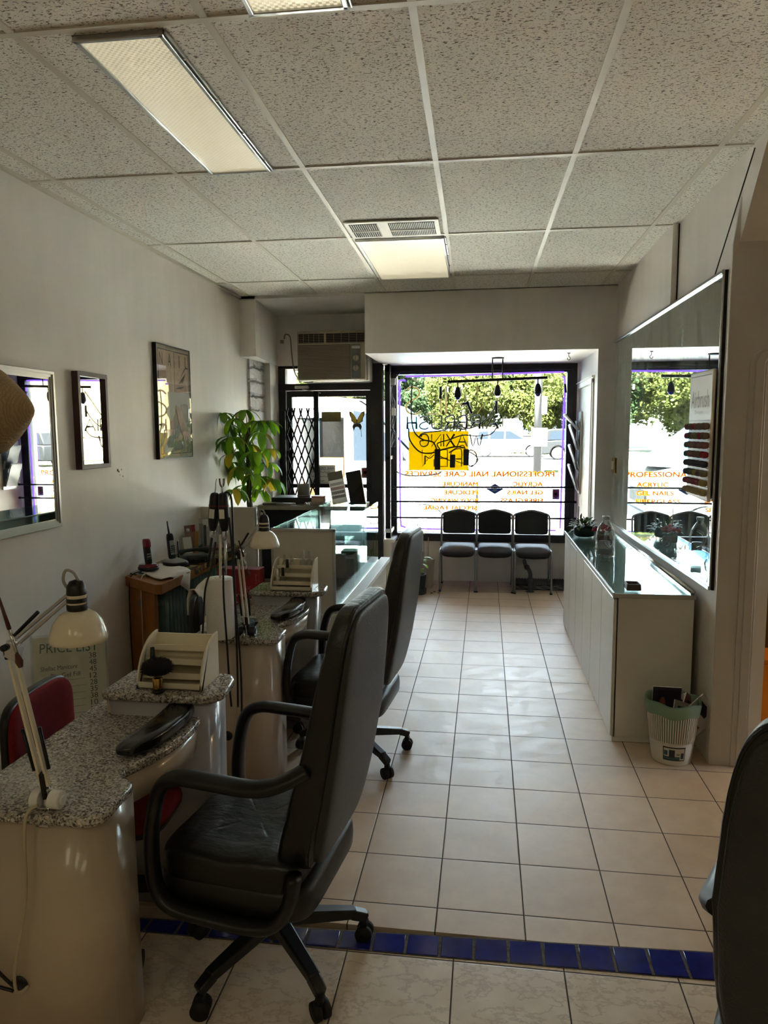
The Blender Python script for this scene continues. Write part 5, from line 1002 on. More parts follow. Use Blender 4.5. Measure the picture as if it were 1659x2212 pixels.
# ================================================================== GLASS SHOWCASE AND COUNTER
t = thing('glass_showcase', 'glass display counter with aluminium edges and white base near the entrance', 'display case', (-1.05, 4.95, 0))
W('base_cabinet', MB().box(-1.25, -.80, 4.10, 5.80, 0, .53), M_white, t); W('base_trim', MB().box(-.86, -.785, 4.095, 5.95, .53, .565).box(-1.25, -.86, 4.10, 5.8, .53, .545), M_card, t, bevel=.003)
W('end_panel', MB().box(-1.242, -.868, 4.10, 4.112, .55, 1.035), M_white, t); W('end_panel', MB().box(-1.248, -1.236, 5.3, 5.36, .55, 1.035), M_white, t)
b = MB(); b.box(-1.25, -.860, 4.092, 4.106, 1.035, 1.050); b.box(-.876, -.862, 4.092, 4.106, .55, 1.05); b.box(-1.25, -1.238, 4.094, 4.106, .55, 1.05); b.box(-1.25, -1.24, 4.1, 5.36, 1.036, 1.046); b.box(-1.25, -1.236, 4.1, 5.35, .55, .562); b.box(-.872, -.86, 4.1, 5.82, .552, .566)
b.box(-1.26, -1.236, 5.34, 5.36, .5, 1.045); W('edge_strip', b, M_alu, t, bevel=.002)
W('glass_top', MB().box(-1.245, -.862, 4.10, 5.82, 1.044, 1.051), M_cglass, t); W('front_glass', MB().box(-.870, -.865, 4.11, 5.82, .566, 1.043), M_cglass, t); W('rear_glass', MB().box(-1.244, -1.240, 4.11, 5.34, .565, 1.035), M_cglass, t); W('end_glass', MB().box(-1.24, -.87, 5.812, 5.818, .566, 1.043), M_cglass, t)
W('glass_shelf', MB().box(-1.23, -1.0, 4.14, 5.5, .80, .806), M_cglass, t); W('shelf_bracket', MB().box(-1.235, -.99, 4.3, 4.31, .79, .80).box(-1.235, -.99, 5.2, 5.21, .79, .80), M_alu, t)
# second, lower counter beside it
t = thing('counter_cabinet', 'grey framed counter with dark open front joining the glass showcase', 'cabinet', (-1.5, 5.6, 0))
W('frame', MB().box(-1.735, -.875, 5.35, 5.37, 1.02, 1.05).box(-1.735, -1.71, 5.35, 5.37, 0, 1.03).box(-1.735, -1.255, 5.35, 5.37, .45, .48), mat('grey_edge', (150, 146, 136), .4), t, bevel=.002); W('body', MB().box(-1.73, -1.26, 5.80, 5.82, 0, 1.03).box(-1.73, -1.72, 5.37, 5.80, 0, 1.03).box(-1.26, -1.255, 5.37, 5.80, .0, 1.03), mat('dark_blue_interior', (30, 34, 42), .7), t)
W('worktop', MB().box(-1.735, -1.255, 5.36, 5.82, 1.035, 1.052), mat('grey_worktop', (120, 118, 112), .35), t); W('dark_backing', MB().box(-1.71, -1.26, 5.40, 5.41, .48, 1.02), MATS['dark_blue_interior'], t)
W('white_sticker', MB().box(-1.708, -1.69, 5.345, 5.35, .93, 1.0), M_card, t)
# merchandise in the showcase
r = random.Random(21); bm_ = [mat('bottle_%d' % i, c_, .2, coat=.5) for i, c_ in enumerate(((70, 66, 60), (96, 40, 40), (52, 58, 66), (118, 104, 84), (150, 146, 136), (60, 74, 52)))]
lab_c = ['charcoal', 'dark red', 'slate', 'tan', 'pale', 'olive']
def polish(loc, m, capm, label, grp, s_=1.0):
    q_ = thing('nail_polish_bottle', label, 'bottle', loc, 0, grp); MB().lathe([(0, 0), (.013*s_, 0), (.014*s_, .004), (.0135*s_, .03*s_), (.006*s_, .038*s_)], n=12).build('bottle', m, q_); MB().lathe([(.0075*s_, .036*s_), (.008*s_, .04*s_), (.0062*s_, .075*s_), (0, .076*s_)], n=12).build('cap', capm, q_); return q_
protos = {}
for i in range(9):
    for j in range(5):
        k = r.randrange(6); loc = (-.90-.055*j, 4.25+.075*i+r.uniform(-.01, .01), .5455); sc = r.uniform(.9, 1.25)
        if k not in protos: protos[k] = q_ = polish(loc, bm_[k], M_blk, 'small %s bottle standing in rows on the floor of the glass showcase' % lab_c[k], lab_c[k]+' bottles in the glass showcase')
        else: q_ = dup(protos[k], loc)
        q_.scale = (sc, sc, sc)
for i, (x, yy, w_, d_, h_, c_, lb) in enumerate(((-1.0, 5.05, .16, .10, .17, (70, 84, 60), 'tall dark green carton in the glass showcase'), (-.98, 5.2, .12, .14, .20, (96, 112, 76), 'tallest green carton at the window end of the glass showcase'), (-1.02, 4.95, .1, .06, .21, (150, 120, 90), 'brown carton with a slanted lid in the glass showcase'), (-1.15, 4.6, .12, .1, .12, (120, 110, 100), 'grey carton under the glass shelf of the showcase'))):
    WT('product_carton', MB().box(x-w_/2, x+w_/2, yy-d_/2, yy+d_/2, .5455, .5455+h_).box(x-w_/2-.001, x-.01, yy-d_/2-.002, yy-d_/2, .58, .5455+h_*.6), mat('carton_%d' % i, c_, .5), (x, yy, .5455), lb, 'box')
b = MB()
for i in range(34):
    p = (-1.10+r.uniform(-.07, .05), 4.38+r.uniform(-.14, .24), .815+r.uniform(0, .05)); a = r.uniform(0, 6.28); b.leaf(p, (math.cos(a), math.sin(a), r.uniform(.1, .8)), (0, 0, 1), .08, .03, 1.1, 4)
WT('ornament_leaves', b, mat('dark_green_ornament', (60, 66, 50), .5), (-1.1, 4.4, .807), 'dark artificial leafy ornament on the glass shelf of the showcase', 'ornament')
for k in range(4):
    WT('foil_packet', MB().bar((-.94-.04*k, 4.17+.05*k, .552+.004*k), (-1.02-.04*k, 4.22+.05*k, .575+.004*k), .07, .008), mat('foil_packet', (176, 172, 166), .25, metal=.5), (-.97-.04*k, 4.2+.05*k, .546), 'crumpled silvery packet lying at the near end of the glass showcase', 'packet', 'packets in the glass showcase', bevel=.003)
# things on the counters
t = thing('black_box', 'flat black box lying on the grey counter, with a cup on it', 'box', (-1.49, 5.66, 1.053)); MB().box(-.19, .20, -.12, .12, 0, .042).build('case', M_blk, t, bevel=.004); MB().box(-.186, .196, -.116, .116, .042, .045).build('lid', mat('grey_lid', (96, 98, 102), .3), t)
t = thing('grey_cup', 'grey ceramic cup with a saucer ring on the flat black box', 'cup', (-1.44, 5.64, 1.099)); MB().lathe([(0, .002), (.042, .002), (.05, .012), (.052, .10), (.049, .10), (.047, .02), (0, .015)], n=28).build('cup_body', mat('matt_grey_ceramic', (120, 118, 112), .6), t); MB().lathe([(0, -.0), (.05, .0), (.054, .012), (.05, .014), (0, .004)], n=28).build('saucer', MATS['matt_grey_ceramic'], t); MB().cyl((.0, 0, .05), (.004, 0, .125), .004, n=6).build('brown_stick', M_wood, t)
t = thing('card_holder', 'clear holder full of pinkish business cards on the counter', 'card holder', (-1.27, 5.42, 1.053), -.05); MB().box(-.055, .055, -.035, .04, 0, .006).box(-.055, .055, -.037, -.034, 0, .03).box(-.055, -.052, -.035, .04, 0, .02).box(.052, .055, -.035, .04, 0, .02).build('holder', M_bottle, t); MB().box(-.046, .046, -.03, .03, .006, .062).build('cards', mat('beige_pink_cards', (176, 150, 138), .6), t); MB().box(-.046, .046, -.028, .032, .062, .070).build('red_card', mat('reddish_card', (170, 80, 70), .6), t)
t = thing('colour_display_stand', 'white leaning display card with four rows of polish swatches on the glass counter', 'display stand', (-1.13, 5.58, 1.052), -.12)
M4 = Matrix.Rotation(-.10, 4, 'X'); Sh = Matrix.Translation((0, 0, 0))@Matrix.Rotation(math.radians(-12), 4, 'Y')
b = MB().box(-.062, .062, -.004, .004, 0, .255); b.xf(Sh@M4); b.build('card', translucent(mat('display_card', (228, 226, 222), .6), (200, 198, 192), .5), t); b = MB().box(-.062, .062, -.0045, -.004, .19, .255); b.xf(Sh@M4); b.build('grey_header', mat('grey_header', (118, 114, 104), .5), t)
for j in range(4):
    b = MB()
    for i in range(14): b.k = (i*3+j) % 3; b.box(-.055+.008*i, -.050+.008*i, -.006, -.004, .145-.034*j, .168-.034*j)
    b.xf(Sh@M4); b.build('swatch_row', [mat('swatch_grey', (120, 112, 110), .4), mat('swatch_rose', (150, 96, 98), .4), mat('swatch_dark', (84, 76, 80), .4)], t)
MB().box(-.062, .066, -.045, .03, 0, .006).build('base', M_bottle, t)
t = thing('black_display_stand', 'black folded display stand leaning beside the white swatch card', 'display stand', (-.985, 5.57, 1.052), -.1); b = MB().box(-.062, .062, -.01, .01, 0, .26); b.xf(Matrix.Rotation(math.radians(-11), 4, 'Y')@Matrix.Rotation(-.12, 4, 'X')); b.build('panel', M_blk, t, bevel=.003); MB().box(-.064, .075, -.05, .06, 0, .012).build('base', M_blk, t)
b = MB().prism([(-.05, .02), (.05, .09), (.055, .15), (-.05, .06)], 'y', -.016, -.012); b.xf(Matrix.Rotation(math.radians(-11), 4, 'Y')@Matrix.Rotation(-.12, 4, 'X')); b.build('glossy_fold', mat('glossy_black', (34, 38, 40), .12), t)
for i, (x, yy, w_, d_, a, c_, lb) in enumerate(((-1.64, 5.45, .15, .11, .2, (80, 76, 70), 'dark leaflet pile at the wall end of the grey counter'), (-1.53, 5.43, .12, .09, -.2, (150, 140, 126), 'beige booklet before the flat black box'))):
    q_ = thing('leaflet', lb, 'leaflet', (x, yy, 1.053), a); MB().box(-w_/2, w_/2, -d_/2, d_/2, 0, .012).build('pages', mat('booklet_%d' % i, c_, .5), q_); MB().box(-w_/2, w_/2, -d_/2, d_/2, .012, .014).build('cover', mat('bookcover_%d' % i, tuple(int(v*.7) for v in c_), .3), q_)
b = MB()
for k in range(6): b.tube(smooth([(-1.38+.012*k, 5.41+.01*math.sin(k*2), 1.056), (-1.37+.012*k, 5.42, 1.056+.018), (-1.355+.012*k, 5.40+.01*math.cos(k), 1.057)], 3), .0025, 5)
WT('metal_clips', b, M_chrome, (-1.35, 5.41, 1.053), 'small heap of shiny metal clips before the black box', 'clips')
# red box
t = thing('red_bag', 'red cardboard carrier with pale lettering between the desk and the showcase', 'box', (-1.40, 4.0, 0)); W('panel', MB().box(-1.54, -1.285, 3.97, 4.07, .30, .825), mat('red_card', (136, 24, 28), .6), t, bevel=.003)
MF = lambda x, y, z: Matrix.Translation((x, y, z))@Matrix.Rotation(PI/2, 4, 'X')
b = MB().text('M', 1, 0, MF(-1.43, 3.967, .63)@Matrix.Rotation(PI/2, 4, 'Z'), (.10, .13)); b.text('York', 1, 0, MF(-1.355, 3.967, .68)@Matrix.Rotation(PI/2, 4, 'Z'), (.10, .035)); b.text('4-steep', 1, 0, MF(-1.305, 3.967, .77)@Matrix.Rotation(PI/2, 4, 'Z'), (.06, .016)); W('lettering', b, mat('faded_pink_print', (176, 96, 92), .6), t)
W('stand_leg', MB().box(-1.53, -1.51, 3.98, 4.06, 0, .30).box(-1.31, -1.29, 3.98, 4.06, 0, .30), M_blkm, t)

# ================================================================== MANICURE DESKS  (local origin: x=-1.09, y=1.50 on the floor)
def outline():
    pts = [(-.20, 0), (.145, 0)]+[(.155+.045*math.sin(a), .045*(1-math.cos(a))) for a in (0.5, 1.0, 1.5)]+[(.195, .12), (.197, .165), (.188, .188), (.160, .208), (.136, .232), (.134, .252)]
    cv = smooth([(.134, .252, 0), (.155, .30, 0), (.182, .37, 0), (.202, .47, 0), (.204, .57, 0), (.186, .67, 0), (.160, .735, 0)], 4)
    return pts+[(p.x, p.y) for p in cv]+[(.15, .76), (-.19, .76), (-.20, .70)]
def make_desk(label):
    t = thing('manicure_table', label, 'table', (-1.09, 1.50, 0), 0, 'granite topped manicure tables')
    ol = outline(); MB().prism(ol, 'z', .682, .71).build('granite_top', M_gran, t, bevel=.009, seg=3)
    lg = [(-.115, .585), (.20, .585), (.245, .60), (.268, .63), (.272, .66), (.262, .76), (.245, .80), (.22, .815), (-.12, .815), (-.125, .80), (-.125, .60)]
    MB().prism(lg, 'z', .762, .79).build('granite_ledge', M_gran, t, bevel=.009, seg=3)
    # near pedestal: chamfer grows towards the floor
    def loft(tops, bots, z0, z1): 
        n = len(tops); b = MB(); b.add([(p[0], p[1], z0) for p in bots]+[(p[0], p[1], z1) for p in tops], [tuple(range(n))[::-1], tuple(range(n, 2*n))]); b.add([(p[0], p[1], z0) for p in bots]+[(p[0], p[1], z1) for p in tops], [(i, (i+1) % n, n+(i+1) % n, n+i) for i in range(n)], True); return b
    tp = [(-.185, .018), (.10, .018)]+[(.10+.075*math.sin(a), .018+.075*(1-math.cos(a))) for a in (.3, .6, .9, 1.2, PI/2)]+[(.178, .205), (-.185, .205)]
    bt = [(-.185, .018), (.0, .018)]+[(.0+.165*math.sin(a), .018+.17*(1-math.cos(a))) for a in (.3, .6, .9, 1.2, PI/2)]+[(.165, .24), (-.185, .24)]
    pb = loft(tp, bt, 0, .682).build('pedestal', M_desk, t)
    MB().cyl((-.045, .0165, .25), (-.045, .0185, .25), .022, n=24).build('cable_hole', M_blk, pb)
    sk_ = [(.125, .20), (.125, .25), (.146, .30), (.172, .37), (.190, .47), (.192, .57), (.176, .64), (.16, .66)]
    b = MB(); n = len(sk_); b.add([(p[0], p[1], .682) for p in sk_]+[(p[0]-.006, p[1], .600) for p in sk_]+[(p[0]-.03, p[1], .590) for p in sk_], [(i, i+1, n+i+1, n+i) for i in range(n-1)]+[(n+i, n+i+1, 2*n+i+1, 2*n+i) for i in range(n-1)], True); b.build('curved_skirt', M_desk, t, solid=.008)
    MB().box(-.17, .12, .24, .64, .64, .68).build('drawer_box', M_desk, t, bevel=.003)
    tp = [(-.10, .60), (.16, .60), (.205, .625), (.225, .67), (.215, .80), (-.10, .80)]; bt = [(-.10, .70), (.12, .70), (.16, .73), (.175, .78), (.165, .91), (-.10, .91)]
    loft(tp, bt, 0, .762).build('pedestal', M_deskg, t)
    MB().box(-.12, .12, .62, .64, .60, .762).build('riser', M_desk, t)
    return t
desk = make_desk('granite topped manicure table in the foreground with the red chair behind it'); desk2 = dup(desk, (-1.095, 2.99, 0), 0, 'farther granite topped manicure table carrying the nail drills and paper towel roll')
del desk['group'], desk2['group']
def pad(dy, label, off=(0, 0)):
    t = thing('arm_rest', label, 'arm rest', (-.975+off[0], 2.0+dy, .7105), 0)
    MB().sup((0, 0, .026), (.046, .21, .025), .6, .62, 32, 40, lambda p: Vector((p.x+.028-.75*(p.y-.02)**2, p.y, p.z))).build('leather_pad', mat('glossy_black_leather', (14, 15, 16), .26, bump=.25, bscale=18, coat=.3), t)
    MB().box(-.012, .03, -.16, .16, 0, .006).build('mount', M_blk, t); return t
pad(0, 'padded black leather arm rest along the curved edge of the foreground table'); pad(1.465, 'padded black leather arm rest on the farther table')
# polish racks on the ledges
def rack(loc, label):
    t = thing('polish_rack', label, 'rack', loc); h, d = .155, .15
    side = [(0, 0), (.014, 0)]+[(.0+.15-.15*math.cos(a)*.98, .0+.155*math.sin(a)) for a in [k*PI/2/10 for k in range(1, 11)]]+[(.16, .155), (.16, 0)]
    for x in (-.11, .103): MB().prism(side, 'x', x, x+.007).build('side_panel', M_cream, t, bevel=.0015)
    MB().box(-.103, .103, .152, .157, 0, .145).build('back_panel', M_cream, t); MB().box(-.103, .103, .006, .011, .003, .022).build('front_lip', M_cream, t)
    MB().box(-.103, .103, .006, .155, .003, .006).build('bottom_panel', M_cream, t)
    for k in range(3):
        y_, z_ = .035+.037*k, .030+.036*k; MB().box(-.103, .103, y_, .153, z_-.004, z_).build('step_shelf', M_cream, t); MB().box(-.103, .103, y_, y_+.003, z_, z_+.016).build('step_lip', M_cream, t)
    return t
rk = rack((-1.0, 2.125, .7905), 'cream acrylic three-step polish rack behind the black brush on the foreground table'); rk2 = dup(rk, (-.995, 3.585, .7905), 0, 'cream acrylic polish rack holding small bottles on the farther table')
polish((-1.083, 2.135+.06, .7905+.036), M_bottle, M_blk, 'small bottle with a black cap at the left end of the nearer polish rack', None, 1.1)
for x, s_, cp, lb, mm, yy, z0 in ((-1.08, 1.0, M_card, 'white capped bottle on the lower step of the farther rack', mat('milky_glass', (180, 176, 160), .3), .055, .031), (-1.05, 1.1, M_blk, 'black capped clear bottle on the farther rack, front one of two', M_bottle, .055, .031), (-1.035, 1.15, M_blk, 'taller black capped bottle standing behind the other on the farther rack', M_bottle, .09, .067),
                                  (-.96, 1.2, M_bottle, 'clear capped bottle at the top of the farther rack beside its twin', M_bottle, .128, .103), (-.925, 1.2, M_bottle, 'clear capped bottle nearest the right side panel of the farther rack', M_bottle, .128, .103), (-1.02, .9, M_bottle, 'short clear bottle in the middle of the farther rack', M_bottle, .128, .103), (-1.06, .9, M_bottle, 'short clear bottle at the top left of the farther rack', M_bottle, .128, .103)):
    polish((x, 3.585+yy, .7905+z0), mm, cp, lb, None, s_)
# dusting brush
t = thing('dusting_brush', 'black fluffy nail dusting brush with gold handle on the granite ledge', 'brush', (-1.025, 2.105, .7905)); MB().lathe([(0, 0), (.017, 0), (.019, .006), (.015, .012)], n=20).build('base_cap', M_blk, t); MB().lathe([(.0145, .012), (.0155, .016), (.0155, .048), (.014, .05)], n=20).build('gold_handle', M_brass, t)
r = random.Random(2); b = MB().sup((0, 0, .082), (.048, .045, .028), .75, 1, 26, 12, lambda p: Vector((p.x*(1+.03*math.sin(p.y*300)), p.y, p.z*(1 if p.z > 0 else .8))))
for i in range(420):
    a = r.uniform(0, 2*PI); e = r.uniform(-.5, 1.4); d = Vector((math.cos(a)*math.cos(e), math.sin(a)*math.cos(e), math.sin(e)*.65)); b.tube([d*.040+Vector((0, 0, .082)), d*.054+Vector((0, 0, .082-.002))], [.0012, .0003], 4)
b.build('bristles', mat('black_bristle', (9, 9, 11), .9), t)
# swing-arm lamps
def lamp(loc, elbow, head, label, cap_dir):
    t = thing('desk_lamp', label, 'lamp', loc); L = Vector(loc); E_ = Vector(elbow)-L; Hd = Vector(head)-L; base = Vector((0, 0, .055))
    MB().box(-.014, .014, -.014, .014, -.03, .006).cyl((0, 0, 0), (0, 0, .05), .009, n=12).box(-.016, .016, -.025, .012, -.038, -.03).build('clamp', M_chrome, t, bevel=.002)
    MB().cyl((-.034, 0, .022), (-.012, 0, .022), .022, n=24).build('pivot_wheel', M_card if cap_dir else M_blk, t, bevel=.002); MB().cyl((.012, 0, .022), (.04, 0, .022), .022, n=24).cyl((.04, 0, .022), (.045, 0, .022), .012, n=20).build('pivot_wheel', M_card if cap_dir else M_blk, t, bevel=.002)
    MB().bar(base-Vector((0, 0, .03)), base+(E_-base)*.1, .022, .012).build('joint', M_blkm, t, bevel=.002); MB().bar(E_+(base-E_)*.08, E_, .02, .03).build('joint', M_blkm, t, bevel=.002)
    n = (E_-base).normalized(); s_ = n.cross(Vector((0, 1, 0))).normalized(); a = MB()
    for o_ in (-.0085, .0085): a.bar(base+s_*o_, E_+s_*o_, .006, .012, up=(0, 1, 0))
    a.build('lower_arm', M_creamlamp, t)
    for o_ in (-.016, .016): MB().tube([base+s_*o_*1.2+(E_-base)*.12, base+s_*o_*1.4+(E_-base)*.42], .0045, 8).build('spring', M_blkm, t)
    n2 = (Hd-E_).normalized(); s2 = n2.cross(Vector((0, 1, 0))).normalized(); a = MB(); hp = Hd+Vector((-.012, 0, .095))
    for o_ in (-.010, .006): a.bar(E_+s2*o_, hp+s2*o_*.7, .006, .011, up=(0, 1, 0))
    a.build('upper_arm', M_alu, t); MB().tube([E_+s2*.014+(hp-E_)*.1, E_+s2*.02+(hp-E_)*.5], .0045, 8).build('spring', M_blkm, t)
    MB().prism([(E_.x-.012, E_.z-.02), (E_.x+.02, E_.z-.035), (E_.x+.03, E_.z), (E_.x, E_.z+.016)], 'y', E_.y-.012, E_.y+.012).build('elbow_plate', M_chrome, t)
    MB().cyl(E_+Vector((-.004, -.02, 0)), E_+Vector((-.004, .02, 0)), .008, n=12).build('elbow_knob', M_blk, t)
    h = Matrix.Translation(Hd); sh = MB(); R = .064
    sh.lathe([(.014, .058), (.024, .056), (.040, .047), (.053, .030), (.061, .008), (R, -.006), (R, -.014), (.061, -.014), (.058, .006), (.050, .027), (.038, .043), (.022, .052)], n=36, caps=False); sh.xf(h); sd = sh.build('lamp_shade', M_creamlamp, t)
    MB().lathe([(.021, .056), (.023, .060), (.023, .070), (.0215, .072)], n=24).xf(h).build('black_band', M_blk, t); MB().lathe([(.0215, .072), (.0215, .094)], n=24, caps=False).xf(h).build('cream_neck', M_creamlamp, t); MB().lathe([(.0225, .076), (.0225, .086)], n=24, caps=False).xf(h).build('black_band', M_blk, t)
    MB().lathe([(.0215, .093), (.022, .096), (.0205, .112), (.014, .124), (0, .128)], n=24).xf(h).build('socket_cap', M_blk, t); MB().sup(Hd+Vector((0, 0, .01)), (.026, .026, .03), 1, 1, 16, 10).build('bulb', mat('frosted_bulb', (220, 218, 208), .4), t)
    MB().bar(hp-Vector((0, 0, .02)), hp+Vector((.006, 0, .012)), .016, .02).build('head_bracket', M_chrome, t)
    MB().tube(smooth([hp+Vector((.0, 0, .0)), hp+Vector((-.012, -.01, .03)), hp+Vector((-.004, -.012, .055)), hp+Vector((.012, -.008, .05)), hp+Vector((.018, 0, .03))], 5), .0035, 8).build('cord_loop', mat('pale_grey_cord', (150, 146, 138), .6), t)
    return t
lamp((-1.045, 1.535, .7105), (-1.105, 1.52, 1.115), (-.920, 1.505, 1.155), 'cream swing-arm desk lamp clamped to the foreground manicure table', True)
lamp((-1.045, 3.03, .7105), (-1.06, 3.0, 1.092), (-.94, 2.985, 1.135), 'cream swing-arm desk lamp on the farther manicure table', False)
WT('lamp_cord', MB().tube(smooth([(-1.045, 1.50, .735), (-1.07, 1.485, .70), (-1.085, 1.49, .5), (-1.125, 1.492, .32), (-1.13, 1.495, .255), (-1.12, 1.50, .245), (-1.11, 1.515, .25)], 6), .004, 8), mat('beige_cord', (176, 164, 140), .6), (-1.08, 1.5, .5), 'beige lamp cord hanging down the front of the foreground table', 'cord')
for k, (pts, lb) in enumerate((([(-1.27, 1.44, .74), (-1.24, 1.48, .5), (-1.19, 1.49, .33), (-1.13, 1.50, .25)], 'black cable from the table edge to the cable hole, upper one'), ([(-1.27, 1.46, .35), (-1.20, 1.49, .27), (-1.14, 1.50, .245)], 'lower black cable running into the cable hole'))):
    WT('power_cable', MB().tube(smooth(pts, 6), .0042, 8), M_blk, pts[1], lb, 'cord')
WT('lamp_cord', MB().tube(smooth([(-1.045, 2.995, .735), (-1.065, 2.98, .69), (-1.07, 2.975, .5), (-1.09, 2.975, .35), (-1.10, 2.985, .28)], 6), .0035, 8), mat('beige_cord', (176, 164, 140), .6), (-1.07, 2.98, .5), 'beige cord hanging in front of the farther table', 'cord')
# brushes clipped to the lamps
def mkbrush(loc, ln, lb, hc):
    q_ = thing('makeup_brush', lb, 'brush', loc); MB().tube([(-.020*ln, 0, .09*ln), (0, 0, .02*ln)], [.003, .005], 8).build('handle', hc, q_); MB().tube([(0, 0, .02*ln), (.014*ln, 0, -.035*ln)], [.0045, .004], 8).build('ferrule', M_chrome, q_); MB().tube([(.014*ln, 0, -.035*ln), (.019*ln, 0, -.053*ln), (.022*ln, 0, -.066*ln)], [.004, .009, .005], 10).build('bristles', mat('brown_bristle', (88, 54, 44), .9), q_)
mkbrush((-1.082, 1.490, 1.145), 1.05, 'thin brush with dark red handle tucked in the foreground lamp arm', mat('dark_red_handle', (70, 24, 22), .3)); mkbrush((-1.030, 2.97, 1.06), 1.0, 'thin dark brush tucked in the arm of the farther lamp', M_blk)
# paper towels, drill stand
def towels(loc, label):
    t = thing('paper_towel_roll', label, 'paper towel', loc); MB().lathe([(.02, 0), (.058, 0), (.0605, .004), (.0605, .262), (.058, .266), (.02, .266)], n=40).build('roll', M_paper, t); MB().lathe([(.02, .002), (.02, .267), (.018, .267), (.018, .002)], n=24, caps=False).build('cardboard_core', mat('cardboard', (196, 140, 92), .85), t)
    MB().tube([(.045, -.04, .002), (.062, -.03, .004)], .002, 4).build('loose_edge', M_paper, t); return t
towels((-1.155, 2.97+.03, .7105), 'white paper towel roll on the farther table under the nail drills'); towels((-1.236, 1.53, .7105), 'white paper towel roll cut off at the edge of the foreground table')
t = thing('drill_stand', 'tall cream post with a chrome hook standing in the paper towel roll', 'stand', (-1.155, 3.0, .7105)); MB().cyl((0, 0, .0), (0, 0, .008), .017, n=20).build('foot', M_blk, t); MB().cyl((0, 0, .005), (.01, 0, .46), .006, n=10).build('post', M_creamlamp, t); MB().cyl((.01, 0, .46), (.026, -.002, .665), .0045, n=8).build('rod', M_chrome, t)
MB().tube(smooth([(.016, 0, .705), (.018, 0, .68), (.026, 0, .668), (.034, 0, .68), (.036, 0, .705)], 4), .004, 8).build('hook', mat('brown_hook', (96, 74, 62), .4, metal=.5), t)
for k, (dx, dy, tl_, lb) in enumerate(((-.028, -.012, .10, 'black hanging nail drill motor, the one closer to the plastered wall'), (.030, -.022, -.02, 'black hanging nail drill motor with a white label, the one closer to the aisle'))):
    q_ = thing('nail_drill', lb, 'nail drill', (-1.145+dx, 3.0+dy, 1.19)); q_.rotation_euler = (0, tl_, 0)
    MB().lathe([(0, .165), (.011, .165), (.018, .16), (.0215, .148), (.023, .10), (.023, .045), (.019, .02), (.0135, 0), (0, 0)], n=22).build('motor', M_blk, q_); MB().lathe([(.012, 0), (.0125, -.005), (.0125, -.026), (.009, -.034)], n=18).build('chrome_collar', M_chrome, q_)
    MB().box(-.012, .011, -.025, -.0225, .055, .095).build('white_label', M_card, q_); MB().lathe([(.0236, .105), (.0236, .112)], n=22, caps=False).build('dark_red_ring', mat('ring_red', (90, 24, 26), .5), q_)
    MB().tube(smooth([(0, -.004, .165), (.004, -.01, .185), (.0, 0, .21), (.0, .006, .225)], 4), .0022, 6).build('hanger_wire', M_chrome, q_)
    MB().cyl((0, 0, -.03), (-.004 if k == 0 else .004, -.02, -.16 if k == 0 else -.19), .006, n=10).build('flex_sheath', M_chrome if k else M_blk, q_)
for k, (pts, lb) in enumerate((([(-1.158, 2.98, 1.14), (-1.17, 2.95, 1.03), (-1.19, 2.93, .95), (-1.20, 2.925, .85), (-1.212, 2.925, .70)], 'black cable hanging behind the left side of the towel roll'), ([(-1.12, 2.96, 1.03), (-1.108, 2.925, .9), (-1.098, 2.92, .70), (-1.095, 2.93, .50), (-1.09, 2.93, .42)], 'black cable hanging across the front of the towel roll'),
                            ([(-1.12, 2.98, 1.35), (-1.085, 2.965, 1.355), (-1.070, 2.955, 1.30), (-1.068, 2.95, 1.1), (-1.062, 2.94, .85), (-1.058, 2.93, .6), (-1.06, 2.93, .42)], 'black cable looping over from the top of the nail drills'), ([(-1.09, 2.97, 1.25), (-1.075, 2.955, 1.1), (-1.066, 2.945, .9), (-1.045, 2.925, .70), (-1.042, 2.93, .5), (-1.05, 2.94, .30)], 'black cable hanging nearest the farther lamp cord'))):
    WT('drill_cable', MB().tube(smooth(pts, 6), .0045, 8), M_blk, pts[2], lb, 'cable')
t = thing('water_bowl', 'small blue tinted glass bowl under the farther lamp', 'bowl', (-1.075, 3.16, .7105)); MB().lathe([(0, .002), (.022, .002), (.03, .008), (.044, .034), (.041, .034), (.028, .01), (0, .006)], n=28).build('glass', M_blueglass, t)
t = thing('glass_jar', 'small clear glass jar beside the paper towel roll', 'jar', (-1.155, 3.2, .7105)); MB().lathe([(0, 0), (.026, 0), (.03, .01), (.03, .03), (.014, .05), (.012, .06)], n=24).build('glass', M_bottle, t); MB().lathe([(0, .06), (.014, .06), (.016, .068), (0, .082)], n=16).build('stopper', M_bottle, t)
t = thing('power_strip', 'white plug and power strip behind the paper towel roll', 'power strip', (-1.25, 3.12, .7105)); MB().box(-.03, .03, -.05, .05, 0, .03).build('body', M_card, t, bevel=.004); MB().box(-.02, .02, -.02, .02, .03, .065).build('plug', M_cream, t, bevel=.005)
# price list
t = thing('price_list', 'cream price list board in a plastic sleeve leaning behind the red chair', 'sign', (-1.80, 2.86, .12)); MPL = Matrix.Rotation(.52, 4, 'Z')@Matrix.Rotation(-.16, 4, 'X')
def pl_(b, n_, m, **k): b.xf(MPL); return b.build(n_, m, t, **k)
pl_(MB().box(-.15, .15, -.006, .006, 0, .60), 'board', mat('price_card', (226, 222, 198), .5)); b = MB(); b.text('PRICE LIST', 1, 0, Matrix.Translation((0, -.0075, .545))@Matrix.Rotation(PI/2, 4, 'X')@Matrix.Rotation(-.05, 4, 'Z'), (.24, .042)); pl_(b, 'green_title', mat('price_green', (24, 92, 60), .5))
b = MB(); M9 = lambda x, z: Matrix.Translation((x, -.0075, z))@Matrix.Rotation(PI/2, 4, 'X'); b.text('Shellac Manicure', 1, 0, M9(-.045, .46), (.15, .020)); b.text('Bio Gel Fill', 1, 0, M9(-.02, .425), (.12, .020))
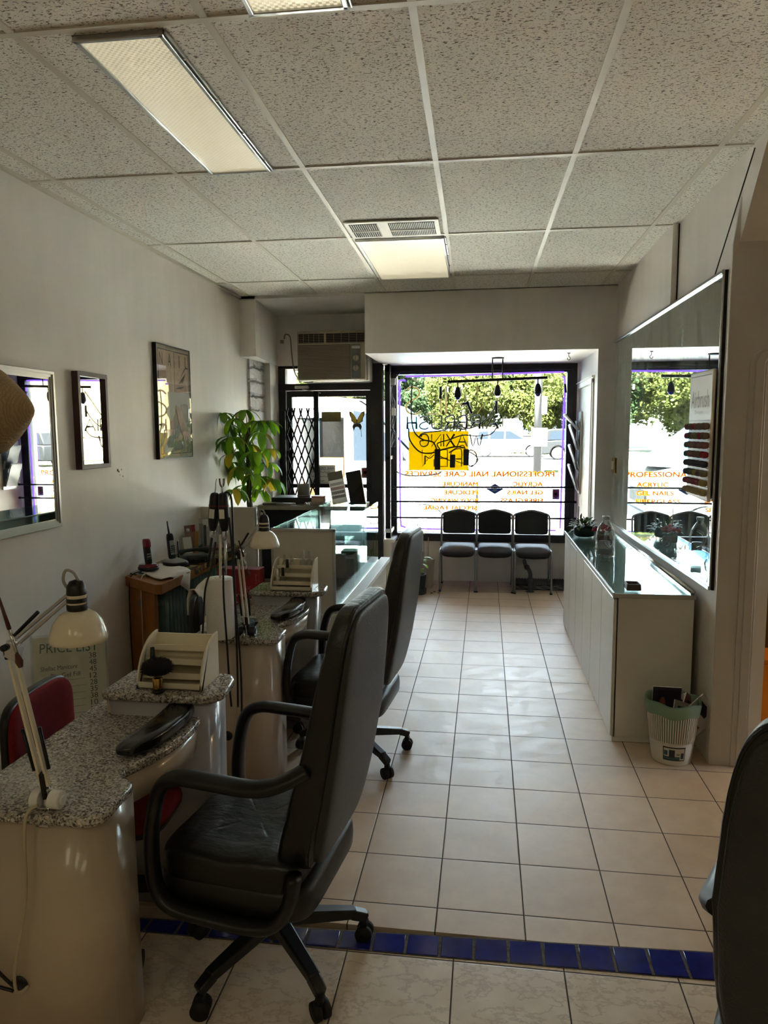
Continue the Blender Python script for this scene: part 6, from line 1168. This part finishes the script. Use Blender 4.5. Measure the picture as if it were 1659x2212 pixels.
for k, s_ in enumerate(('38', '48', '45', '12', '28', '35', '38', '10', '15', '5', '12', '6', '10', '5')): b.text(s_, 1, 0, M9(.095, .50-.03*k), (.030, .024))
pl_(b, 'black_writing', mat('price_ink', (26, 26, 34), .5)); b = MB()
for k in range(11): b.box(-.13, .06, -.0072, -.0062, .40-.03*k, .402-.03*k)
pl_(b, 'faint_rules', mat('price_rule', (150, 150, 130), .5)); pl_(MB().box(-.155, .155, -.0095, -.0088, -.01, .61).box(-.158, -.150, -.011, .008, -.01, .61).box(.150, .158, -.011, .008, -.01, .61), 'plastic_sleeve', M_bottle)
t2 = thing('metal_trolley', 'small dark trolley carrying the price list behind the red chair', 'trolley', (-1.80, 2.9, 0)); MB().box(-.2, .2, -.16, .2, .09, .115).box(-.18, -.165, -.14, -.125, 0, .09).box(.165, .18, -.14, -.125, 0, .09).box(-.18, -.165, .165, .18, 0, .09).box(.165, .18, .165, .18, 0, .09).build('tray', M_blkm, t2, bevel=.002)

# ================================================================== CHAIRS
def star(t, n, r, zc, rot=0.0):
    for k in range(5):
        a = rot+2*PI*k/5; d = Vector((math.cos(a), math.sin(a), 0)); s_ = Vector((-d.y, d.x, 0))
        lg = MB().bar(d*.02+Vector((0, 0, zc)), d*(r-.03)+Vector((0, 0, zc-.035)), .05, .045, w2=.036, h2=.030); lg.bar(d*(r-.045)+Vector((0, 0, zc-.034)), d*(r+.006)+Vector((0, 0, zc-.055)), .038, .032, w2=.034, h2=.030)
        o = lg.build('leg', M_blk, t, bevel=.006); c = d*(r-.002); c.z = .027; a2 = a+1.1+.9*k; e = Vector((math.cos(a2), math.sin(a2), 0))*.022
        MB().cyl(c-e, c-e*.25, .027, n=18).cyl(c+e*.25, c+e, .027, n=18).bar(c+Vector((0, 0, .0)), c+Vector((0, 0, .04)), .022, .022).build('caster', M_rubber, o)
def exec_chair(label, loc, rz):
    t = thing('office_chair', label, 'office chair', loc, rz, None); star(t, 5, .285, .135, math.radians(24)-rz)
    MB().cyl((0, 0, .08), (0, 0, .235), .032, .03, n=20).build('column_cover', M_blk, t, bevel=.003); MB().cyl((0, 0, .23), (0, 0, .30), .024, n=18).box(-.09, .11, -.06, .06, .275, .305).build('gas_lift', M_blk, t, bevel=.004)
    # seat cushion, sagging a little, with seams
    def fs(p):
        x, y, z = p; top = z > 0; s_ = 0
        if top: s_ = -.010*math.exp(-((x+.02)/.12)**2-(y/.13)**2)-.0035*sum(math.exp(-((x+.13-.065*k)/.006)**2) for k in range(5))+.004*math.sin(x*26+y*9)*math.cos(y*15)
        return Vector((x, y, z+s_))
    MB().sup((.045, 0, .405), (.215, .232, .062), .38, .28, 72, 40, fs).build('seat', M_leath, t)
    MB().sup((.035, 0, .338), (.238, .238, .062), .45, .3, 48, 16).build('seat_shell', M_blk, t)
    def fb(sgn):
        def g(p):
            tt = (p.z+.375)/.75; cx = -.138-.05*math.sin(min(1, tt*1.6)*PI/2)-.105*tt**1.25; wd = .90+.12*math.sin(PI*min(1, tt*1.05))-.13*max(0, tt-.35)
            tk = 1.35-.72*tt; return Vector((cx+p.x*tk, p.y*wd, p.z-.09*0))
        return g
    def quilt(p):
        q_ = fb(1)(p)
        if p.x > 0: q_.x -= .0035*sum(math.exp(-((p.z-zz)/.008)**2) for zz in (-.2, -.05, .1, .25))
        return q_
    MB().sup((.0, 0, .785), (.046, .235, .372), .28, .3, 40, 60, quilt).build('backrest', M_leath, t)
    def fr_(p):
        q_ = fb(1)(Vector((p.x-.034, p.y, p.z*.985))); return q_
    MB().sup((-.002, 0, .785), (.027, .220, .360), .3, .3, 40, 40, fr_).build('back_shell', M_leathback, t)
    pts = []   # piping along the outer edge
    for k in range(40):
        a = 2*PI*k/40; sg = lambda v, e: math.copysign(abs(v)**e, v); p = Vector((-.032, .229*sg(math.cos(a), .3), .366*sg(math.sin(a), .28))); q_ = fb(1)(p); pts.append(q_+Vector((0, 0, .785)))
    MB().tube(pts, .0045, 6, closed=True).build('piping', M_leath, t)
    for s_ in (-1, 1):
        y_ = s_*.262
        loop = smooth([(-.205, y_*.86, .738), (-.16, y_*.94, .714), (-.11, y_*.99, .695), (-.05, y_, .686), (.06, y_, .690), (.15, y_, .690), (.205, y_, .660), (.232, y_, .58), (.245, y_, .47), (.235, y_, .37), (.19, y_, .315), (.08, y_*.98, .295), (-.04, y_*.95, .285), (-.11, y_*.92, .30), (-.15, y_*.90, .36), (-.165, y_*.88, .44)], 6)
        MB().tube(loop, .030, 12, flat=.66, up=(0, 0, 1)).build('arm', M_blk, t)
    return t
c1 = exec_chair('black leather high-back office chair in the foreground, facing the near manicure table', (-.625, 2.0, 0), PI-.13)
c2 = dup(c1, (-.635, 3.40, 0), PI-.10, 'black leather high-back office chair at the farther manicure table')
c3 = dup(c1, (.74, 1.38, 0), math.radians(60), 'black high-back office chair cut off by the right edge, seen from behind')
def task_chair(label, loc, rz, m, rot):
    t = thing('task_chair', label, 'office chair', loc, rz); star(t, 5, .26, .125, rot-rz); MB().cyl((0, 0, .08), (0, 0, .36), .022, n=18).box(-.06, .06, -.06, .06, .36, .395).build('column', M_blk, t)
    MB().sup((.02, 0, .435), (.21, .21, .038), .5, .45, 36, 12).build('seat', m, t); MB().sup((.02, 0, .412), (.205, .205, .03), .5, .45, 36, 10).build('seat_shell', M_blk, t)
    MB().tube(smooth([(-.04, 0, .385), (-.2, 0, .385), (-.255, 0, .43), (-.262, 0, .6)], 4), .018, 8, flat=.5, up=(0, 1, 0)).build('back_stem', M_blk, t)
    MB().sup((-.235, 0, .625), (.026, .195, .165), .4, .5, 40, 20, lambda p: Vector((p.x-.9*p.y*p.y*-1.0*.6, p.y, p.z))).build('backrest', m, t); MB().sup((-.25, 0, .625), (.022, .2, .170), .35, .5, 40, 20, lambda p: Vector((p.x+.54*p.y*p.y, p.y, p.z))).build('back_shell', M_blk, t); return t
task_chair('red fabric task chair tucked behind the foreground manicure table', (-1.20, 2.10, 0), .10, M_red, math.radians(-50))
bc = task_chair('black task chair draped with a white towel behind the farther table', (-1.22, 3.55, 0), .1, M_backv, .4)
b = MB(); n = 12
for i in range(n+1):
    for j in range(n+1):
        u_, v2 = i/n, j/n; yy = -.12+.22*v2; a = (u_-.4)*1.0; zz = .825-abs(a)*.34 if abs(a) > .08 else .825-.3*a*a*3; xx = -.24+(.034 if a > 0 else -.034)*min(1, abs(a)*9)+.006*math.sin(9*v2); b.v.append((xx-1.22, yy+3.55, zz-.015*math.sin(5*v2)))
for i in range(n):
    for j in range(n): b.f.append((i*(n+1)+j, (i+1)*(n+1)+j, (i+1)*(n+1)+j+1, i*(n+1)+j+1)); b.mi.append(0); b.sm.append(True)
WT('towel', b, M_cloth, (-1.46, 3.55, .8), 'white towel draped over the black task chair behind the paper roll', 'towel', solid=.005)
